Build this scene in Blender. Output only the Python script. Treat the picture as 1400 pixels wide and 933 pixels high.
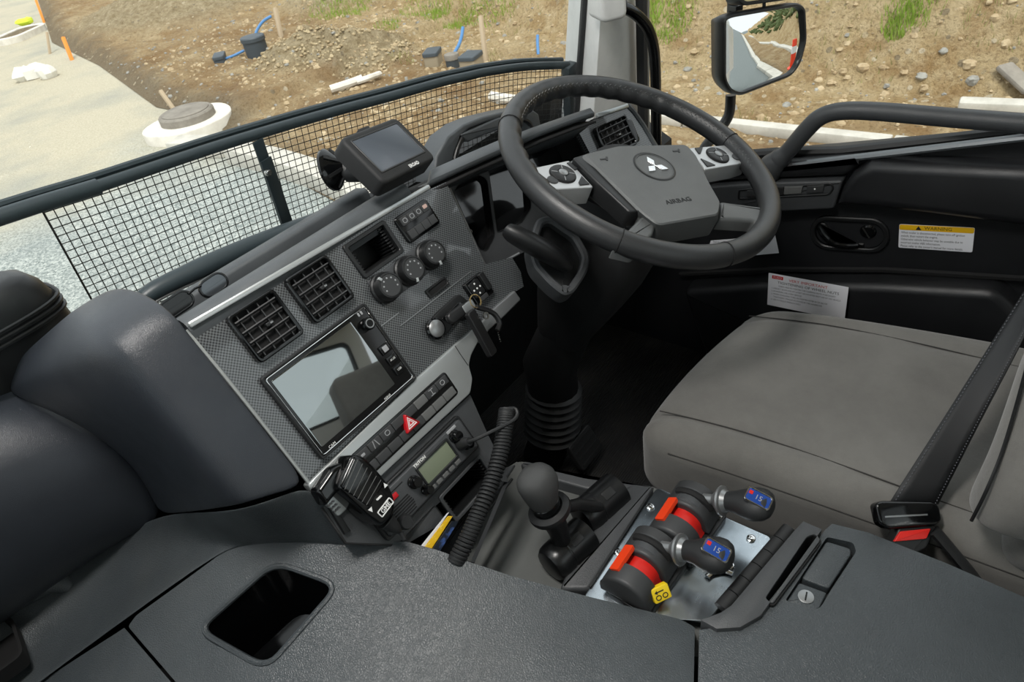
import bpy, bmesh, math, random
import numpy as np
from mathutils import Vector, Matrix
from mathutils.geometry import tessellate_polygon

for o in list(bpy.data.objects):
    bpy.data.objects.remove(o)
scene = bpy.context.scene
COL = scene.collection
R = math.radians
rng = random.Random(7)
nprng = np.random.default_rng(11)

# ------------------------------------------------------------------ camera
# cab frame: X to the driver's door, Y forward, Z up from the cab floor
CAM = Vector((0.0, 0.0, 1.25))
FPX = 933.333
AX = Vector((0.59110186, -0.55999124, 0.58052425))
AY = Vector((-0.79342065, -0.27411846, 0.54345445))
AZ = Vector((-0.14519732, -0.78183687, -0.60634054))
def cam2cab(v):
    return Vector((AX.dot(v), AY.dot(v), AZ.dot(v)))
cam_data = bpy.data.cameras.new('camera')
cam_data.lens = 24.0
cam_data.sensor_width = 36.0
cam_data.clip_start = 0.01
cam_data.clip_end = 400
cam_data.dof.use_dof = True
cam_data.dof.focus_distance = 1.1
cam_data.dof.aperture_fstop = 18.0
cam = bpy.data.objects.new('camera', cam_data)
COL.objects.link(cam)
_cx, _cy, _cz = cam2cab(Vector((1, 0, 0))), -cam2cab(Vector((0, 1, 0))), -cam2cab(Vector((0, 0, 1)))
_m = Matrix((( _cx.x, _cy.x, _cz.x), (_cx.y, _cy.y, _cz.y), (_cx.z, _cy.z, _cz.z)))
cam.matrix_world = Matrix.Translation(CAM) @ _m.to_4x4()
scene.camera = cam

# ------------------------------------------------------------------ sky, sun, exposure
world = bpy.data.worlds.new('overcast_sky')
scene.world = world
world.use_nodes = True
wn = world.node_tree.nodes
wn['Background'].inputs['Color'].default_value = (0.93, 0.97, 1.0, 1)
wn['Background'].inputs['Strength'].default_value = 1.2
sun_d = bpy.data.lights.new('sun', 'SUN')
sun_d.energy = 2.6
sun_d.angle = R(20)
sun_d.color = (1.0, 0.96, 0.9)
sun = bpy.data.objects.new('sun', sun_d)
COL.objects.link(sun)
sun.rotation_euler = Vector((0.3, 0.4, -1.0)).to_track_quat('-Z', 'Y').to_euler()
scene.view_settings.view_transform = 'Standard'
scene.view_settings.look = 'None'
scene.view_settings.gamma = 1.0
scene.view_settings.use_curve_mapping = False
scene.view_settings.exposure = 0.15

# ------------------------------------------------------------------ helpers
def ray(px, py):
    return cam2cab(Vector(((px - 700) / FPX, (py - 466.5) / FPX, 1.0)))
def atx(px, py, x):
    r = ray(px, py); return CAM + r * ((x - CAM.x) / r.x)
def aty(px, py, y):
    r = ray(px, py); return CAM + r * ((y - CAM.y) / r.y)
def atz(px, py, z):
    r = ray(px, py); return CAM + r * ((z - CAM.z) / r.z)

class Frame:
    """local frame: origin o, axes u (right), v (up), n (towards the viewer side)"""
    def __init__(s, o, u, v):
        s.o = Vector(o); s.u = Vector(u).normalized()
        v = Vector(v); v = v - s.u * v.dot(s.u)
        s.v = v.normalized(); s.n = s.u.cross(s.v)
    def p(s, u, v, w=0.0):
        return s.o + s.u * u + s.v * v + s.n * w
    def px(s, x, y, w=0.0):
        r = ray(x, y); o = s.o + s.n * w
        t = (o - CAM).dot(s.n) / r.dot(s.n)
        d = CAM + r * t - o
        return (d.dot(s.u), d.dot(s.v))
    def at(s, u, v, w=0.0, rot=0.0):
        """a frame moved to u, v, w and spun by rot (degrees)"""
        c, q = math.cos(R(rot)), math.sin(R(rot))
        return Frame(s.p(u, v, w), s.u * c + s.v * q, s.v * c - s.u * q)
    def tilt(s, a):
        """spin about u: the top leans back for positive a"""
        c, q = math.cos(R(a)), math.sin(R(a))
        return Frame(s.o, s.u, s.v * c - s.n * q)
    def yaw(s, a):
        c, q = math.cos(R(a)), math.sin(R(a))
        return Frame(s.o, s.u * c + s.n * q, s.v)

def inset(pts, d):
    n = len(pts); out = []
    area = sum(pts[i][0] * pts[(i + 1) % n][1] - pts[(i + 1) % n][0] * pts[i][1] for i in range(n))
    sg = 1 if area > 0 else -1
    for i in range(n):
        a, b, c = pts[i - 1], pts[i], pts[(i + 1) % n]
        e1 = Vector((b[0] - a[0], b[1] - a[1])); e2 = Vector((c[0] - b[0], c[1] - b[1]))
        if e1.length < 1e-9: e1 = e2
        if e2.length < 1e-9: e2 = e1
        e1.normalize(); e2.normalize()
        n1 = Vector((-e1.y, e1.x)) * sg; n2 = Vector((-e2.y, e2.x)) * sg
        m = n1 + n2
        if m.length < 1e-6: m = n1
        m.normalize()
        k = d / max(0.5, m.dot(n1))
        out.append((b[0] + m.x * k, b[1] + m.y * k))
    return out

def rr(cx, cy, w, h, r=0.003, seg=4, rot=0):
    """rounded rectangle outline, counter-clockwise"""
    r = max(1e-5, min(r, w / 2 - 1e-5, h / 2 - 1e-5)); pts = []
    c, q = math.cos(R(rot)), math.sin(R(rot))
    for k, (sx, sy) in enumerate(((1, 1), (-1, 1), (-1, -1), (1, -1))):
        for i in range(seg + 1):
            a = math.pi / 2 * (k + i / seg)
            x = sx * (w / 2 - r) + r * math.cos(a); y = sy * (h / 2 - r) + r * math.sin(a)
            pts.append((cx + x * c - y * q, cy + x * q + y * c))
    return pts

def roundpoly(pts, r, seg=3):
    """round the corners of a polygon"""
    out = []; n = len(pts)
    for i in range(n):
        a, b, c = (Vector(pts[i - 1]), Vector(pts[i]), Vector(pts[(i + 1) % n]))
        d1 = (a - b); d2 = (c - b)
        rr_ = min(r, d1.length * .45, d2.length * .45)
        p1 = b + d1.normalized() * rr_; p2 = b + d2.normalized() * rr_
        for k in range(seg + 1):
            t = k / seg
            out.append(tuple((1 - t) ** 2 * p1 + 2 * t * (1 - t) * b + t * t * p2))
    return out

def smooth_path(pts, n=6, closed=False):
    """Catmull-Rom through 3D points"""
    P = [Vector(p) for p in pts]; out = []; m = len(P)
    rngi = range(m) if closed else range(m - 1)
    for i in rngi:
        if closed:
            p0, p1, p2, p3 = P[i - 1], P[i], P[(i + 1) % m], P[(i + 2) % m]
        else:
            p0, p1, p2, p3 = P[max(0, i - 1)], P[i], P[i + 1], P[min(m - 1, i + 2)]
        for k in range(n):
            t = k / n
            out.append(0.5 * ((2 * p1) + (p2 - p0) * t + (2 * p0 - 5 * p1 + 4 * p2 - p3) * t * t + (3 * p1 - p0 - 3 * p2 + p3) * t ** 3))
    if not closed: out.append(P[-1].copy())
    return out

def adopt(o, parent):
    if parent:
        o.parent = parent
        if parent.type == 'EMPTY': o.matrix_parent_inverse = Matrix.Translation(-Vector(parent.location))

class MB:
    def __init__(s):
        s.v = []; s.f = []
    def add(s, pts):
        b = len(s.v); s.v += [tuple(p) for p in pts]; return b
    def rings(s, rings, cap0=True, cap1=True, closed=True):
        n = len(rings[0]); bs = [s.add(r) for r in rings]
        for a, b in zip(bs, bs[1:]):
            for i in range(n if closed else n - 1):
                j = (i + 1) % n
                s.f.append((a + i, a + j, b + j, b + i))
        if cap0: s.f.append(tuple(bs[0] + i for i in reversed(range(n))))
        if cap1: s.f.append(tuple(bs[-1] + i for i in range(n)))
        return s
    def prism(s, fr, poly, w0, w1, cham=0.0, taper=0.0):
        """outline in uv pushed from w0 to w1, upper edge rounded by cham"""
        R_ = [[fr.p(u, v, w0) for u, v in poly]]
        if cham > 0:
            for k in (0, .3, .7, 1):
                a = k * math.pi / 2
                q = inset(poly, taper + cham * (1 - math.cos(a)))
                R_.append([fr.p(u, v, w1 - cham + cham * math.sin(a)) for u, v in q])
        else:
            q = inset(poly, taper) if taper else poly
            R_.append([fr.p(u, v, w1) for u, v in q])
        return s.rings(R_)
    def rbox(s, fr, cx, cy, w, h, w0, w1, r=0.003, cham=0.001, rot=0, seg=3, taper=0.0):
        return s.prism(fr, rr(cx, cy, w, h, r, seg, rot), w0, w1, cham, taper)
    def ring(s, fr, outer, inner, w0, w1, cham=0.0008):
        """frame between two outlines with the same number of points"""
        R_ = [[fr.p(u, v, w0) for u, v in outer], [fr.p(u, v, w1 - cham) for u, v in outer],
              [fr.p(u, v, w1) for u, v in inset(outer, cham)], [fr.p(u, v, w1) for u, v in inset(inner, -cham)],
              [fr.p(u, v, w1 - cham) for u, v in inner], [fr.p(u, v, w0) for u, v in inner]]
        R_.append(R_[0])
        return s.rings(R_, False, False)
    def plate(s, fr, outer, holes, w0, w1, surf=None):
        """flat plate with holes: faces at w0 and w1 and all the rims"""
        loops = [outer] + list(holes)
        flat = [[Vector((u, v, 0)) for u, v in L] for L in loops]
        tri = tessellate_polygon(flat)
        pts = [p for L in loops for p in L]
        b1 = s.add([fr.p(u, v, w1) for u, v in pts]); b0 = s.add([fr.p(u, v, w0) for u, v in pts])
        for t in tri:
            a, b, c = (pts[i] for i in t)
            if (b[0] - a[0]) * (c[1] - a[1]) - (c[0] - a[0]) * (b[1] - a[1]) < 0: t = (t[0], t[2], t[1])
            s.f.append(tuple(b1 + i for i in t)); s.f.append(tuple(b0 + i for i in reversed(t)))
        k = 0
        for li, L in enumerate(loops):
            n = len(L)
            area = sum(L[i][0] * L[(i + 1) % n][1] - L[(i + 1) % n][0] * L[i][1] for i in range(n))
            fl = (area > 0) == (li == 0)
            for i in range(n):
                j = (i + 1) % n
                q = (b0 + k + i, b0 + k + j, b1 + k + j, b1 + k + i)
                s.f.append(q if fl else tuple(reversed(q)))
            k += n
        return s
    def cup(s, fr, poly, w_top, w_bot, taper=0.0, th=0.002):
        """open-topped recess: walls and a bottom, seen from inside"""
        q = inset(poly, taper)
        s.rings([[fr.p(u, v, w_bot - th) for u, v in inset(q, -th)], [fr.p(u, v, w_top) for u, v in inset(poly, -th)],
                 [fr.p(u, v, w_top) for u, v in poly], [fr.p(u, v, w_bot) for u, v in q]])
        return s
    def tube(s, pts, r, seg=10, closed=False, cap=True, flat=1.0, up=None):
        P = [Vector(p) for p in pts]; n = len(P)
        rad = r if isinstance(r, (list, tuple)) else [r] * n
        T = []
        for i in range(n):
            if closed: t = P[(i + 1) % n] - P[i - 1]
            else: t = P[min(n - 1, i + 1)] - P[max(0, i - 1)]
            T.append(t.normalized())
        if up is None:
            up = Vector((0, 0, 1)) if abs(T[0].z) < .9 else Vector((1, 0, 0))
        a = Vector(up); a = (a - T[0] * a.dot(T[0])).normalized(); rings = []
        for i in range(n):
            a = a - T[i] * a.dot(T[i]); a.normalize(); b = T[i].cross(a)
            rings.append([P[i] + (a * math.cos(2 * math.pi * k / seg) * flat + b * math.sin(2 * math.pi * k / seg)) * rad[i] for k in range(seg)])
        if closed:
            rings.append(rings[0]); return s.rings(rings, False, False)
        return s.rings(rings, cap, cap)
    def lathe(s, fr, prof, seg=24, cu=0.0, cv=0.0, cap0=True, cap1=True):
        """(radius, w) profile spun round the frame's normal"""
        R_ = [[fr.p(cu + r * math.cos(2 * math.pi * k / seg), cv + r * math.sin(2 * math.pi * k / seg), w) for k in range(seg)] for r, w in prof]
        return s.rings(R_, cap0, cap1)
    def grid(s, rows, flip=False):
        n = len(rows[0]); bs = [s.add(r) for r in rows]
        for a, b in zip(bs, bs[1:]):
            for i in range(n - 1):
                q = (a + i, a + i + 1, b + i + 1, b + i)
                s.f.append(tuple(reversed(q)) if flip else q)
        return s
    def bar(s, a, b, w, h, up=(0, 0, 1)):
        """box along a-b with width w and height h"""
        a, b = Vector(a), Vector(b); t = (b - a).normalized(); up = Vector(up)
        up = (up - t * up.dot(t)).normalized(); q = t.cross(up)
        R_ = [[P + q * (sx * w / 2) + up * (sy * h / 2) for sx, sy in ((-1, -1), (1, -1), (1, 1), (-1, 1))] for P in (a, b)]
        return s.rings(R_)
    def ball(s, c, r, seg=12, rows=8, sc=(1, 1, 1)):
        R_ = []
        for i in range(1, rows):
            a = math.pi * i / rows
            R_.append([Vector(c) + Vector((r * sc[0] * math.sin(a) * math.cos(2 * math.pi * k / seg), r * sc[1] * math.sin(a) * math.sin(2 * math.pi * k / seg), -r * sc[2] * math.cos(a))) for k in range(seg)])
        return s.rings(R_)
    def build(s, name, mat, parent=None, smooth=38, bevel=0.0, bseg=2, subsurf=0, solid=0.0, sharp_all=False, recalc=True, label=None):
        me = bpy.data.meshes.new(name)
        me.from_pydata(s.v, [], s.f)
        if recalc or bevel:
            bm = bmesh.new(); bm.from_mesh(me)
            bmesh.ops.remove_doubles(bm, verts=bm.verts, dist=1e-6)
            if recalc: bmesh.ops.recalc_face_normals(bm, faces=bm.faces)
            if bevel:
                ed = [e for e in bm.edges if len(e.link_faces) == 2 and e.calc_face_angle(0) > R(40)]
                bmesh.ops.bevel(bm, geom=ed, offset=bevel, segments=bseg, affect='EDGES', clamp_overlap=True, profile=0.5)
            bm.to_mesh(me); bm.free()
        if smooth:
            me.shade_smooth()
            if smooth < 180: me.set_sharp_from_angle(angle=R(smooth))
        o = bpy.data.objects.new(name, me)
        COL.objects.link(o)
        if mat: me.materials.append(mat)
        if solid:
            m = o.modifiers.new('thick', 'SOLIDIFY'); m.thickness = solid; m.offset = -1
        if subsurf:
            m = o.modifiers.new('smooth', 'SUBSURF'); m.levels = subsurf; m.render_levels = subsurf
        adopt(o, parent)
        if label: o['label'] = label
        return o

def tag(o, label, cat, group=None):
    o['label'] = label; o['category'] = cat
    if group: o['group'] = group
    return o
def thing(name, label, cat, loc=(0, 0, 0), group=None):
    o = bpy.data.objects.new(name, None)
    COL.objects.link(o); o.empty_display_size = .05
    tag(o, label, cat, group)
    # parts are modelled in cab coordinates; the empty stands at the thing's base
    o.location = Vector(loc)
    return o
def struct(o):
    o['kind'] = 'structure'; return o
def text_mesh(name, txt, fr, size, mat, parent, w=0.0004, align='CENTER', u=0.0, v=0.0, ext=0.0, sx=1.0, label=None, bold=0.0, shear=0.0):
    cu = bpy.data.curves.new(name, 'FONT')
    cu.body = txt; cu.size = size; cu.align_x = align; cu.align_y = 'CENTER'
    cu.extrude = ext; cu.resolution_u = 2; cu.offset = bold; cu.shear = shear
    t = bpy.data.objects.new('tmp', cu); COL.objects.link(t)
    dg = bpy.context.evaluated_depsgraph_get(); dg.update()
    me = bpy.data.meshes.new_from_object(t.evaluated_get(dg))
    bpy.data.objects.remove(t)
    for vt in me.vertices:
        c = vt.co.copy(); vt.co = fr.p(u + c.x * sx, v + c.y, w + c.z)
    me.name = name; me.materials.clear(); me.materials.append(mat)
    o = bpy.data.objects.new(name, me); COL.objects.link(o)
    adopt(o, parent)
    if label: o['label'] = label
    return o
def copy_tree(o, M, parent=None):
    """copy a thing with its parts; M moves it in the cab"""
    c = o.copy(); COL.objects.link(c); c.parent = parent; c.matrix_parent_inverse = o.matrix_parent_inverse.copy()
    if parent is None: c.matrix_basis = M @ o.matrix_basis
    for ch in list(o.children): copy_tree(ch, M, c)
    return c
# ------------------------------------------------------------------ materials
def srgb(r, g, b):
    def f(c):
        c /= 255.0
        return c / 12.92 if c <= .04045 else ((c + .055) / 1.055) ** 2.4
    return (f(r), f(g), f(b), 1.0)
class NT:
    def __init__(s, name):
        s.m = bpy.data.materials.new(name); s.m.use_nodes = True
        s.t = s.m.node_tree; s.N = s.t.nodes; s.L = s.t.links
        s.b = s.N['Principled BSDF']
    def n(s, t, **kw):
        nd = s.N.new(t)
        for k, v in kw.items():
            if hasattr(nd, k) and k not in nd.inputs: setattr(nd, k, v)
            elif k in nd.inputs: s.set(nd.inputs[k], v)
        return nd
    def set(s, i, v):
        if hasattr(v, 'is_output') or isinstance(v, bpy.types.NodeSocket): s.L.new(v, i)
        else: i.default_value = v
    def math(s, op, a, b=None, c=None):
        nd = s.N.new('ShaderNodeMath'); nd.operation = op
        for i, x in enumerate((a, b, c)):
            if x is not None: s.set(nd.inputs[i], x)
        return nd.outputs[0]
    def mix(s, fac, a, b, blend='MIX'):
        nd = s.N.new('ShaderNodeMix'); nd.data_type = 'RGBA'; nd.blend_type = blend
        s.set(nd.inputs[0], fac); s.set(nd.inputs[6], a); s.set(nd.inputs[7], b)
        return nd.outputs[2]
    def ramp(s, fac, stops):
        nd = s.N.new('ShaderNodeValToRGB'); s.L.new(fac, nd.inputs[0])
        el = nd.color_ramp.elements
        while len(el) < len(stops): el.new(.5)
        for e, (p, c) in zip(el, stops):
            e.position = p; e.color = c if len(c) == 4 else (*c, 1)
        return nd.outputs[0]
    def coord(s, scale=None, rot=None):
        tc = s.N.new('ShaderNodeTexCoord').outputs['Object']
        if scale or rot:
            mp = s.N.new('ShaderNodeMapping'); s.L.new(tc, mp.inputs[0])
            if scale: mp.inputs['Scale'].default_value = scale
            if rot: mp.inputs['Rotation'].default_value = rot
            return mp.outputs[0]
        return tc
    def noise(s, scale, detail=4, rough=.6, vec=None, out=0):
        nd = s.N.new('ShaderNodeTexNoise'); s.L.new(vec or s.coord(), nd.inputs['Vector'])
        nd.inputs['Scale'].default_value = scale; nd.inputs['Detail'].default_value = detail; nd.inputs['Roughness'].default_value = rough
        return nd.outputs[out]
    def bump(s, h, strength=.3, dist=.001):
        nd = s.N.new('ShaderNodeBump'); s.L.new(h, nd.inputs['Height'])
        nd.inputs['Strength'].default_value = strength; nd.inputs['Distance'].default_value = dist
        s.L.new(nd.outputs[0], s.b.inputs['Normal'])
    def P(s, **kw):
        names = dict(color='Base Color', rough='Roughness', metal='Metallic', spec='Specular IOR Level', coat='Coat Weight', coatr='Coat Roughness', trans='Transmission Weight', ior='IOR', sheen='Sheen Weight', emis='Emission Color', emis_s='Emission Strength', alpha='Alpha')
        for k, v in kw.items(): s.set(s.b.inputs[names[k]], v)
        return s
def plain(name, col, rough=.5, metal=0.0, **kw):
    t = NT(name); t.P(color=srgb(*col), rough=rough, metal=metal, **kw); return t.m
def grained(name, col, rough=.5, scale=420, strength=.35, dist=.0006, var=.12, spec=.5, dust=0.0):
    """moulded plastic with a fine leather grain"""
    t = NT(name); c = t.coord()
    vo = t.N.new('ShaderNodeTexVoronoi'); vo.feature = 'DISTANCE_TO_EDGE'; vo.inputs['Scale'].default_value = scale
    warp = t.noise(scale * .35, 2, .5, c, 1)
    t.L.new(t.mix(.004 * 420 / scale * 1.2, c, warp, 'ADD'), vo.inputs['Vector'])
    h = t.math('MINIMUM', vo.outputs['Distance'], .25)
    h2 = t.math('ADD', t.math('MULTIPLY', h, 2.2), t.noise(scale * 2.2, 2, .6, c))
    t.bump(h2, strength, dist)
    base = srgb(*col)
    lo = tuple(x * (1 - var) for x in base[:3]) + (1,); hi = tuple(min(1, x * (1 + var) + .002) for x in base[:3]) + (1,)
    colr = t.ramp(t.noise(9, 5, .65, c), [(.3, lo), (.7, hi)])
    if dust:
        d = t.ramp(t.noise(3.2, 8, .7, c), [(.5, (0, 0, 0)), (.75, (dust, dust, dust))])
        colr = t.mix(d, colr, srgb(150, 145, 135))
    rr_ = t.ramp(t.noise(14, 4, .6, c), [(.3, (rough - .06,) * 3), (.7, (rough + .06,) * 3)])
    t.P(color=colr, rough=rr_, spec=spec)
    return t.m

M_ = {}
M_['plastic'] = grained('charcoal_plastic', (62, 64, 66), .44, 420, .3)
M_['console'] = grained('console_plastic', (60, 65, 68), .38, 330, .5, .0007, dust=.06)
M_['dashpad'] = grained('dash_pad', (70, 74, 77), .46, 700, .3, dust=.06)
M_['pad'] = grained('dash_skin', (42, 46, 52), .36, 650, .3, dust=.04)
M_['door'] = grained('door_plastic', (28, 29, 31), .4, 500, .25)
M_['black'] = grained('black_plastic', (22, 23, 24), .42, 900, .12)
M_['matte'] = grained('matt_black_plastic', (20, 21, 22), .65, 900, .15)
M_['gloss'] = plain('gloss_black', (10, 11, 12), .12)
M_['dark'] = plain('dark_recess', (8, 8, 9), .8)
M_['switch'] = plain('switch_plastic', (52, 53, 54), .5)
M_['switch2'] = plain('switch_plastic_pale', (92, 93, 92), .45)
M_['rubber'] = plain('rubber', (34, 35, 36), .55)
M_['silver'] = plain('silver_paint', (176, 180, 180), .33, .55)
M_['satin'] = plain('satin_silver', (150, 152, 153), .35, .7)
M_['sill'] = plain('sill_grey', (104, 109, 112), .4, .3)
M_['hub'] = grained('hub_skin', (84, 86, 86), .46, 700, .3)
M_['bossblack'] = plain('boss_black', (20, 21, 22), .3)
M_['pod'] = plain('pod_silver', (186, 188, 189), .36, .45)
M_['chrome'] = plain('chrome', (225, 225, 225), .08, 1.0)
M_['steel'] = plain('steel', (190, 190, 186), .25, 1.0)
M_['white'] = plain('white_print', (225, 226, 224), .6)
M_['grey_print'] = plain('grey_print', (150, 152, 154), .6)
M_['paper'] = plain('paper', (232, 233, 238), .75)
M_['ink'] = plain('ink', (28, 28, 30), .7)
M_['inkgrey'] = plain('grey_ink', (88, 90, 95), .7)
M_['redink'] = plain('red_ink', (200, 32, 30), .65)
M_['red'] = plain('red_plastic', (205, 34, 26), .35)
M_['orange'] = plain('orange_plastic', (228, 64, 26), .35)
M_['hazard'] = plain('hazard_red', (190, 22, 32), .3)
M_['yellow'] = plain('yellow_plastic', (238, 205, 30), .45)
M_['ylabel'] = plain('yellow_label', (243, 190, 20), .5)
M_['blue'] = plain('blue_badge', (32, 66, 140), .25)
M_['lcd'] = plain('lcd_glass', (116, 124, 104), .25)
M_['fobblack'] = plain('key_fob_plastic', (20, 20, 21), .4)
M_['pillar'] = grained('pillar_trim', (206, 206, 203), .6, 500, .2)
M_['headliner'] = plain('headliner', (190, 189, 183), .9)
M_['guard'] = plain('powder_coated_steel', (48, 58, 62), .4)
M_['wire'] = plain('mesh_wire', (34, 34, 32), .5)
M_['belt'] = None

def carbon():
    t = NT('carbon_print'); c = t.coord()
    sp = t.N.new('ShaderNodeSeparateXYZ')
    mp = t.N.new('ShaderNodeMapping'); mp.inputs['Rotation'].default_value = (R(30), 0, 0); t.L.new(c, mp.inputs[0]); t.L.new(mp.outputs[0], sp.inputs[0])
    k = 2 * math.pi / .0046
    su = t.math('SINE', t.math('MULTIPLY', sp.outputs[0], k)); sv = t.math('SINE', t.math('MULTIPLY', sp.outputs[2], k))
    w = t.math('MULTIPLY', su, sv)
    col = t.ramp(t.math('ADD', t.math('MULTIPLY', w, .5), .5), [(.3, srgb(28, 30, 32)), (.62, srgb(98, 101, 103))])
    t.P(color=col, rough=.4, metal=.15, coat=1.0, coatr=.06)
    return t.m
M_['carbon'] = carbon()
def leather():
    t = NT('wheel_leather'); c = t.coord()
    vo = t.N.new('ShaderNodeTexVoronoi'); vo.feature = 'DISTANCE_TO_EDGE'; vo.inputs['Scale'].default_value = 650; t.L.new(c, vo.inputs['Vector'])
    t.bump(t.math('ADD', vo.outputs['Distance'], t.noise(900, 2, .6, c)), .35, .0006)
    t.P(color=srgb(42, 43, 44), rough=t.ramp(t.noise(30, 3, .6, c), [(.3, (.30,) * 3), (.7, (.40,) * 3)]))
    return t.m
M_['leather'] = leather()
def fabric(name, col, col2, wr=.9):
    t = NT(name); c = t.coord()
    n = t.noise(6, 6, .7, c)
    base = t.ramp(n, [(.3, srgb(*col2)), (.7, srgb(*col))])
    fine = t.noise(1500, 2, .7, c)
    base = t.mix(.35, base, t.ramp(fine, [(.3, (.0, .0, .0)), (.7, (.2, .19, .18))]), 'OVERLAY')
    h = t.math('ADD', t.math('MULTIPLY', t.noise(1500, 2, .7, c), .15), t.math('MULTIPLY', t.noise(16, 5, .6, c), 1.6))
    t.bump(h, .30, .006)
    t.P(color=base, rough=wr, sheen=.25)
    return t.m
M_['seat'] = fabric('seat_canvas', (132, 130, 125), (110, 108, 104))
def belt():
    t = NT('belt_webbing'); c = t.coord(rot=(0, 0, 0))
    n = t.noise(2200, 1, .5, c)
    t.bump(n, .4, .0006)
    t.P(color=srgb(25, 26, 28), rough=.55); return t.m
M_['belt'] = belt()
def sheet():
    t = NT('sheet_aluminium'); c = t.coord()
    st = t.noise(14, 4, .6, t.coord((1, 5, 1), (0, 0, R(35))))
    t.P(color=t.ramp(t.noise(8, 4, .6, c), [(.3, srgb(150, 160, 168)), (.7, srgb(190, 198, 204))]), metal=1.0,
        rough=t.ramp(st, [(.3, (.20,) * 3), (.75, (.30,) * 3)]))
    t.bump(t.noise(9, 3, .5, c), .10, .02)
    return t.m
M_['sheet'] = sheet()
def mat_floor():
    t = NT('floor_rubber_mat'); c = t.coord()
    wv = t.N.new('ShaderNodeTexWave'); wv.inputs['Scale'].default_value = 60; wv.bands_direction = 'Y'; t.L.new(c, wv.inputs['Vector'])
    t.bump(wv.outputs['Fac'], .6, .003)
    t.P(color=t.ramp(t.noise(14, 6, .7, c), [(.4, srgb(13, 13, 13)), (.75, srgb(40, 38, 35))]), rough=.7); return t.m
M_['floormat'] = mat_floor()
def glass(name, tint=(.94, .97, .96)):
    t = NT(name)
    t.N.remove(t.b)
    tr = t.N.new('ShaderNodeBsdfTransparent'); tr.inputs[0].default_value = (*tint, 1)
    gl = t.N.new('ShaderNodeBsdfGlossy'); gl.inputs['Roughness'].default_value = 0.0
    fr = t.N.new('ShaderNodeFresnel'); fr.inputs[0].default_value = 1.45
    mx = t.N.new('ShaderNodeMixShader'); t.L.new(t.math('MULTIPLY', fr.outputs[0], .6), mx.inputs[0]); t.L.new(tr.outputs[0], mx.inputs[1]); t.L.new(gl.outputs[0], mx.inputs[2])
    t.L.new(mx.outputs[0], t.N['Material Output'].inputs[0])
    return t.m
M_['glass'] = glass('window_glass')
M_['lens'] = glass('clear_lens', (.8, .82, .84))
# ------------------------------------------------------------------ the place outside
ZG = -1.3
def lattice(n, seed):
    return np.random.default_rng(seed).random((n, n))
_LT = [lattice(64, 100 + i) for i in range(8)]
def vnoise(x, y, k=0):
    L = _LT[k % 8]; xi = np.floor(x).astype(int); yi = np.floor(y).astype(int)
    fx = x - xi; fy = y - yi; fx = fx * fx * (3 - 2 * fx); fy = fy * fy * (3 - 2 * fy)
    g = lambda a, b: L[a % 64, b % 64]
    return (g(xi, yi) * (1 - fx) + g(xi + 1, yi) * fx) * (1 - fy) + (g(xi, yi + 1) * (1 - fx) + g(xi + 1, yi + 1) * fx) * fy
def fbm(x, y, s, oct=4):
    t = 0; a = 1; tot = 0
    for i in range(oct):
        t = t + a * (vnoise(x * s * 2 ** i + 17 * i, y * s * 2 ** i + 9 * i, i) - .5); tot += a; a *= .55
    return t / tot * 2
def edge_x(y):
    return np.interp(y, [-60, 0, 4.6, 7.7, 8.6, 10.3, 14.4, 18.5, 30, 60], [3.3, 3.25, 3.3, 4.0, 4.5, 4.55, 5.7, 6.6, 11, 24])
def foot_x(y):
    return np.interp(y, [-60, -10, 0, 4, 6, 9, 12, 16, 24, 60], [6.8, 6.8, 6.9, 7.3, 8.3, 9.0, 9.2, 11.0, 16, 34])
HEAPS = ((6.5, 9.1, .36, .8, .95), (6.95, 8.4, .30, .8, .9), (9.6, 11.6, .8, 1.3, 1.6), (8.6, 16.5, .6, 2.2, 3.0))
def heap_m(x, y):
    m = 0
    for (cx, cy, hh, rx, ry) in HEAPS:
        m = np.maximum(m, 1.15 - np.sqrt(((x - cx) / rx) ** 2 + ((y - cy) / ry) ** 2))
    return m
def ground_h(x, y):
    e = edge_x(y); f = foot_x(y)
    s = x - e
    step = np.clip(s / .35, 0, 1); step = step * step * (3 - 2 * step)
    h = np.where(y > 8.2, .16, .03) * step
    h = h + fbm(x, y, .45, 5) * .10 * np.clip(s / 1.0, 0, 1) + fbm(x, y, 2.2, 4) * .06 * np.clip(s / .4, 0, 1) + fbm(x, y, 6.5, 2) * .035 * np.clip(s / .3, 0, 1)
    b = np.clip(x - f + .5 * fbm(x, y, .3, 3), 0, None)
    top = np.interp(y, [-60, -12, -5, 0, 60], [9.0, 7, 6.0, 6.5, 6.5])
    bank = np.minimum(b * .62 + .25 * np.clip(b, 0, 1) ** 2, top)
    rough = fbm(x, y, .8, 5) * .46 + np.abs(fbm(x, y, 1.7, 4)) * .34 + fbm(x, y, 4.2, 3) * .14
    h = h + bank + rough * np.clip(b / 1.2, 0, 1)
    # spoil heap
    for (cx, cy, hh, rx, ry) in HEAPS:
        d = np.sqrt(((x - cx) / rx) ** 2 + ((y - cy) / ry) ** 2)
        k = np.clip(1 - d, 0, 1)
        h = h + hh * k ** 1.1 * (1 + .35 * fbm(x, y, 2.0, 4)) + np.clip(k * 4, 0, 1) * np.abs(fbm(x, y, 5.0, 3)) * .09
    return np.maximum(h, .0) + ZG - .02
_hx = np.arange(1, 40, .1); _hy = np.arange(-8, 45, .1)
_HC = ground_h(*np.meshgrid(_hx, _hy)).tolist()
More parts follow.
